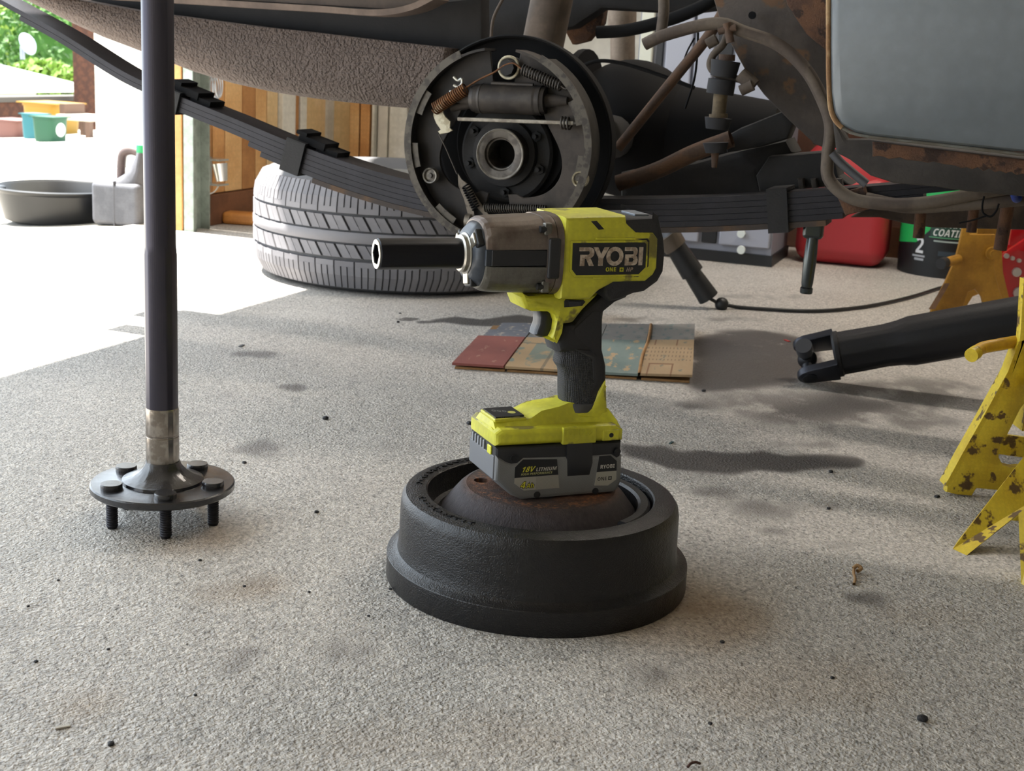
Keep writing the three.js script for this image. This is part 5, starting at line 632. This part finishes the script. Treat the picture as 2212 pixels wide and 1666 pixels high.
// ---------------------------------------------------------------- outside the door: drain pan, jug
{
  const gy = (u) => -0.006 - 0.0758 * (-2.35 - u);
  const p = toTurned(onFloor(88, 482, gy(-2.5))), s = thing('drain_pan', 'black round oil drain pan in the sun outside the door', 'drain pan', G(p.x - 0.06, gy(p.x) - 0.002, -p.z + 0.17)), m = plain('#121418', 0.4);
  part(s, 'pan_bowl', lathe([[0, 0.004], [0.150, 0.0], [0.165, 0.006], [0.188, 0.088], [0.196, 0.095], [0.198, 0.100], [0.190, 0.103], [0.182, 0.095], [0.160, 0.014], [0, 0.012]], 72), m); part(s, 'pan_spout', at(rbox(0.05, 0.02, 0.06, 0.006), -0.18, 0.09, 0.06), m);
  const q = toTurned(onFloor(238, 489, gy(-2.4))), j = thing('oil_jug', 'grey plastic oil jug with looped handle beside the drain pan', 'jug', G(q.x, gy(q.x) - 0.001, -q.z + 0.07), -0.30), gm = worn('#5c5d63', '#505157', 0.4, 0.65, 6, 0.6);
  part(j, 'jug_body', merge([at(rbox(0.158, 0.125, 0.11, 0.016, 3), 0, 0.0635, 0), at(rbox(0.004, 0.13, 0.112, 0.001), 0.0, 0.065, 0.0)]), gm);
  part(j, 'jug_shoulder', loft([[0.120, -0.074, 0.074, 0.050], [0.135, -0.010, 0.074, 0.044], [0.160, 0.030, 0.072, 0.034], [0.195, 0.046, 0.070, 0.024], [0.212, 0.050, 0.070, 0.020]].map(([y, a, b, w]) => ringY(y, a, b, w, 3))), gm);
  part(j, 'jug_handle', tube([V3(-0.012, 0.125, 0), V3(-0.010, 0.165, 0), V3(-0.002, 0.205, 0), V3(0.022, 0.216, 0), V3(0.055, 0.210, 0)], 0.0125, 40, 12), worn('#5a4a48', '#4c3e3c', 0.4, 0.65, 6, 0.55)); part(j, 'jug_cap', at(cyl(0.016, 0.016, 0.022, 24), 0.060, 0.222, 0), plain('#1e9a5c', 0.4), 'green screw cap');
}
// ---------------------------------------------------------------- across the street
{
  const g0 = (u) => -0.006 - 0.0758 * (-2.35 - u), UB = -9.0, Pq = (px, py, u = UB) => onU(px, py, u);
  const bin = (name, x0, x1, yt, label, col, u, extra) => { const a = Pq(x0, 300, u), b = Pq(x1, 300, u), top = Pq((x0 + x1) / 2, yt, u).y, base = g0(u), w = Math.abs(a.z - b.z), h = top - base, s = thing(name, label, 'bin', V3(0, 0, 0), -YAW, 'bins by the brick wall'), zc = (a.z + b.z) / 2; const r = []; for (const [y, k] of [[0, 0.9], [0.9, 0.99], [0.905, 1.03], [1, 1.03]]) r.push(ringX(0, 0, 1, 1, 5, 28).map((p) => V3(u + p.y * w * 0.5 * k, base + y * h, zc + p.z * w * 0.5 * k))); part(s, 'bin_body', loft(r.reverse()), plain(col, 0.55)); part(s, 'bin_lid', box(w * 1.08, h * 0.04, w * 1.08, u, base + h * 1.0, zc), plain(col, 0.5)); if (extra) { const d = cyl(w * 0.26, w * 0.26, 0.01, 24); part(s, 'bin_emblem', at(d, u + w * 0.47, base + h * 0.5, zc, 0, 0, Math.PI / 2), plain('#cfd8cf', 0.6)); } };
  bin('recycling_bin', 62, 92, 246, 'teal bin standing between the pink and green bins', '#0a5a62', -9.2); bin('recycling_bin', 90, 128, 252, 'dark green bin with round pale emblem', '#05452a', -8.3, true); bin('trash_can', 82, 145, 222, 'large yellow bin behind the green bin', '#8f6a02', -10.2); bin('trash_can', 5, 60, 258, 'pale pink bin beside the brick wall', '#6a443c', -9.9);
  const wallT = thing('brick_wall', 'low red brown brick garden wall behind the bins', 'wall', V3(0, 0, 0), -YAW); { const a = Pq(-60, 300, -11.6), b = Pq(235, 300, -11.6), top = Pq(60, 218, -11.6).y, base = g0(-11.6); part(wallT, 'wall_body', box(0.25, top - base, Math.abs(a.z - b.z), -11.6, (top + base) / 2, (a.z + b.z) / 2), worn('#50301f', '#3e2418', 0.4, 0.6, 6, 0.9)); part(wallT, 'wall_cap', box(0.3, 0.06, Math.abs(a.z - b.z), -11.6, top + 0.03, (a.z + b.z) / 2), plain('#4a4640', 0.8)); }
  const col = thing('brick_column', 'tall red brown brick column rising from the garden wall', 'column', V3(0, 0, 0), -YAW); { const a = Pq(190, 300, -11.0), b = Pq(228, 300, -11.0), base = g0(-11), top = Pq(200, 40, -11).y; part(col, 'shaft', box(0.4, top - base, Math.abs(a.z - b.z), -11.0, (top + base) / 2, (a.z + b.z) / 2), worn('#50301f', '#3e2418', 0.4, 0.6, 6, 0.9)); part(col, 'cap', box(0.46, 0.06, Math.abs(a.z - b.z) + 0.06, -11, top + 0.03, (a.z + b.z) / 2), plain('#4a4640', 0.8)); }
  const ch = thing('patio_chair', 'brown wooden patio chair in front of the brick column', 'chair', V3(0, 0, 0), -YAW); { const u = -8.8, a = Pq(158, 300, u), b = Pq(216, 300, u), base = g0(u), w = Math.abs(a.z - b.z), zc = (a.z + b.z) / 2, seat = Pq(180, 254, u).y, bk = Pq(200, 226, u).y, m = plain('#5a4334', 0.7); part(ch, 'seat', box(0.4, 0.05, w, u, seat, zc), plain('#b9ac98', 0.8)); part(ch, 'backrest', box(0.06, bk - seat, w * 0.75, u - 0.2, (bk + seat) / 2, zc - w * 0.1), m); for (const [i, j] of [[1, 1], [1, -1], [-1, 1], [-1, -1]]) part(ch, 'leg', box(0.05, seat - base, 0.06, u + i * 0.17, (seat + base) / 2, zc + j * w * 0.42), m); }
  // white house with a low hipped roof
  const ho = thing('house', 'white bungalow with a low grey hipped roof across the street', 'house', V3(0, 0, 0), -YAW); { const u = -16, a = Pq(-160, 200, u), b = Pq(78, 200, u), base = g0(u) - 0.3, eave = Pq(60, 182, u).y, ridge = Pq(0, 118, u).y, e0 = Pq(-200, 180, u).z, e1 = Pq(132, 180, u).z; part(ho, 'wall', box(3, eave - base, Math.abs(a.z - b.z), u - 1.5, (eave + base) / 2, (a.z + b.z) / 2), plain('#d9d3c6', 0.9)); const zr = (e0 + e1) / 2, L2 = (e1 - e0) * 0.18; part(ho, 'roof', hexa([V3(u + 0.6, eave, e0), V3(u + 0.6, eave, e1), V3(u - 4, eave, e1), V3(u - 4, eave, e0), V3(u - 1.5, ridge, zr - L2), V3(u - 1.5, ridge, zr + L2), V3(u - 1.8, ridge, zr + L2), V3(u - 1.8, ridge, zr - L2)]), plain('#8d9094', 0.85)); part(ho, 'fascia', box(0.05, 0.16, Math.abs(e1 - e0), u + 0.62, eave - 0.02, zr), plain('#e0ddd4', 0.8)); const d = new THREE.SphereGeometry(0.24, 24, 12, 0, 6.283, 0, 1.0); d.rotateZ(-1.2); const dp = Pq(48, 100, u - 1); part(ho, 'satellite_dish', at(d, dp.x, dp.y, dp.z), plain('#aab4c4', 0.5)); part(ho, 'dish_mast', rod(V3(dp.x, ridge - 0.1, dp.z), dp, 0.04), plain('#8a9098', 0.5)); }
  // white garden wall, sunlit
  single('white_wall', (() => { const u = -4.6, a = Pq(228, 300, u), b = Pq(500, 300, u), base = g0(u) - 0.02, top = 2.2; return box(0.12, top - base, Math.abs(a.z - b.z), u, (top + base) / 2, (a.z + b.z) / 2); })(), trimWhite, 'tall white painted wall standing outside the garage door', 'wall', V3(0, 0, 0), -YAW);
  // trees behind the house
  const leafG = (seed, n, R, sq) => { const r = rng(seed), gs = []; for (let i = 0; i < n; i++) { const g = new THREE.PlaneGeometry(0.16, 0.09); g.rotateX(r() * 3); g.rotateY(r() * 6.28); g.rotateZ(r() * 3); const t = r() * 6.283, ph = Math.acos(2 * r() - 1), k = R * (0.55 + 0.45 * Math.cbrt(r())); g.translate(Math.sin(ph) * Math.cos(t) * k, Math.cos(ph) * k * sq, Math.sin(ph) * Math.sin(t) * k); gs.push(g); } return merge(gs); };
  const tree = (px, py, u, R, sq, col, seed, label) => { const c = Pq(px, py, u), s = thing('tree', label, 'tree', V3(0, 0, 0), -YAW, 'trees across the street'); part(s, 'trunk', rod(V3(c.x, g0(u) - 0.2, c.z), c, 0.18, 0.1), plain('#4a3a2c', 0.9)); const f = part(s, 'foliage', at(leafG(seed, 2600, R, sq), c.x, c.y, c.z), new THREE.MeshPhysicalMaterial({ color: col, roughness: 0.8, side: THREE.DoubleSide, transmission: 0.2 })); f.userData.kind = 'stuff'; part(s, 'inner_crown', at(new THREE.IcosahedronGeometry(R * 0.72, 2).scale(1, sq, 1), c.x, c.y, c.z), plain(col, 0.9)); };
  tree(138, 150, -22, 1.7, 1.25, '#3a6420', 5, 'dark green leafy tree beyond the bungalow roof'); tree(30, 95, -29, 2.2, 0.8, '#66802a', 6, 'yellow green leafy tree rising over the bungalow roof'); tree(95, 205, -19, 0.9, 0.8, '#6a8a2c', 7, 'low light green bush in front of the dark tree');
}
// ---------------------------------------------------------------- crumbs and litter on the floor
{
  const r = rng(123), m = plain('#1b1b1e', 0.6), base = new THREE.IcosahedronGeometry(1, 1), pos = base.attributes.position; for (let i = 0; i < pos.count; i++) { const k = 0.78 + 0.4 * Math.abs(Math.sin(pos.getX(i) * 5.1 + pos.getY(i) * 3.7 + pos.getZ(i) * 4.3)); pos.setXYZ(i, pos.getX(i) * k, pos.getY(i) * k * 0.7, pos.getZ(i) * k); } base.computeVertexNormals();
  const own = { 703: 'large black grit crumb on the bare floor between axle shaft and drum', 1014: 'black rounded pebble on the floor just behind the battery pack', 1520: 'black grit crumb beside the corner of the cardboard', 1795: 'black grit crumb at the edge of the dark wet stain', 1992: 'flat black tar lump on the open concrete in front of the jack stand', 2024: 'black grit crumb beside the foot of the yellow jack stand' };
  const crumb = (px, py, sz, label = own[px] && (px !== 1014 || py < 950) ? own[px] : 'small black grit crumb lying on the bare concrete floor') => { const p = onFloor(px, py), o = single('grit_crumb', base.clone().scale(sz, sz, sz), m, label, 'grit', V3(p.x, sz * 0.5, p.z), r() * 6, 'grit crumbs on the floor'); return o; };
  for (const [x, y, s] of [[703, 906, 0.0042], [1014, 917, 0.0040], [1014, 1016, 0.002], [528, 1001, 0.0026], [684, 1108, 0.0026], [1520, 846, 0.0035], [1795, 1021, 0.0030], [1560, 1389, 0.0022], [1992, 1557, 0.0042], [1798, 1466, 0.0018], [843, 1274, 0.0016], [78, 1431, 0.0018], [432, 1212, 0.0018], [234, 1404, 0.0014], [528, 1268, 0.0016], [668, 1280, 0.0014], [796, 1332, 0.0014], [126, 1255, 0.0014], [422, 1503, 0.0014], [1534, 1565, 0.0018], [2024, 1075, 0.0032], [240, 1610, 0.0026], [61, 1311, 0.0014], [860, 697, 0.003], [864, 678, 0.0025], [1790, 1100, 0.0024]]) crumb(x, y, s);
  const dry = plain('#a1805a', 0.8); const st = thing('dry_leaf_stem', 'curled dry brown leaf stem lying on the concrete near the jack stand', 'leaf stem'); const F = (x, y, h) => onFloor(x, y, h); part(st, 'stem', tube([F(1845, 1262, 0.002), F(1847, 1250, 0.003), F(1844, 1238, 0.004), F(1846, 1226, 0.004)], 0.0016, 24, 8), dry); part(st, 'curl', (() => { const g = tube([F(1843, 1228, 0.005), F(1852, 1222, 0.008), F(1860, 1228, 0.006), F(1852, 1234, 0.004)], 0.0022, 24, 8); return g; })(), dry);
  const tw = single('twig', tube([F(1485, 1658, 0.002), F(1492, 1650, 0.004), F(1503, 1647, 0.004), F(1512, 1650, 0.002)], 0.0011, 24, 8), plain('#4a2c22', 0.7), 'small dark curved twig on the concrete in front of the drum', 'twig'); void tw;
  const chip = (px, py, col, label, sc) => { const p = onFloor(px, py); single('paint_chip', at(rbox(0.012 * sc, 0.0015, 0.004 * sc, 0.0006), 0, 0.001, 0), plain(col, 0.6), label, 'chip', V3(p.x, 0, p.z), r() * 2); };
  chip(135, 1573, '#b9b2a6', 'pale splinter on the concrete in front of the axle flange', 1); chip(1450, 958, '#2f4a4c', 'green paint chip beside the dark wet stain', 1); chip(1700, 737, '#a3312e', 'red plastic scrap beside the universal joint', 1.6); chip(522, 748, '#3a3f44', 'dark plastic scrap on the shaded concrete behind the axle shaft', 1.5);
}

renderer.render(scene, camera);
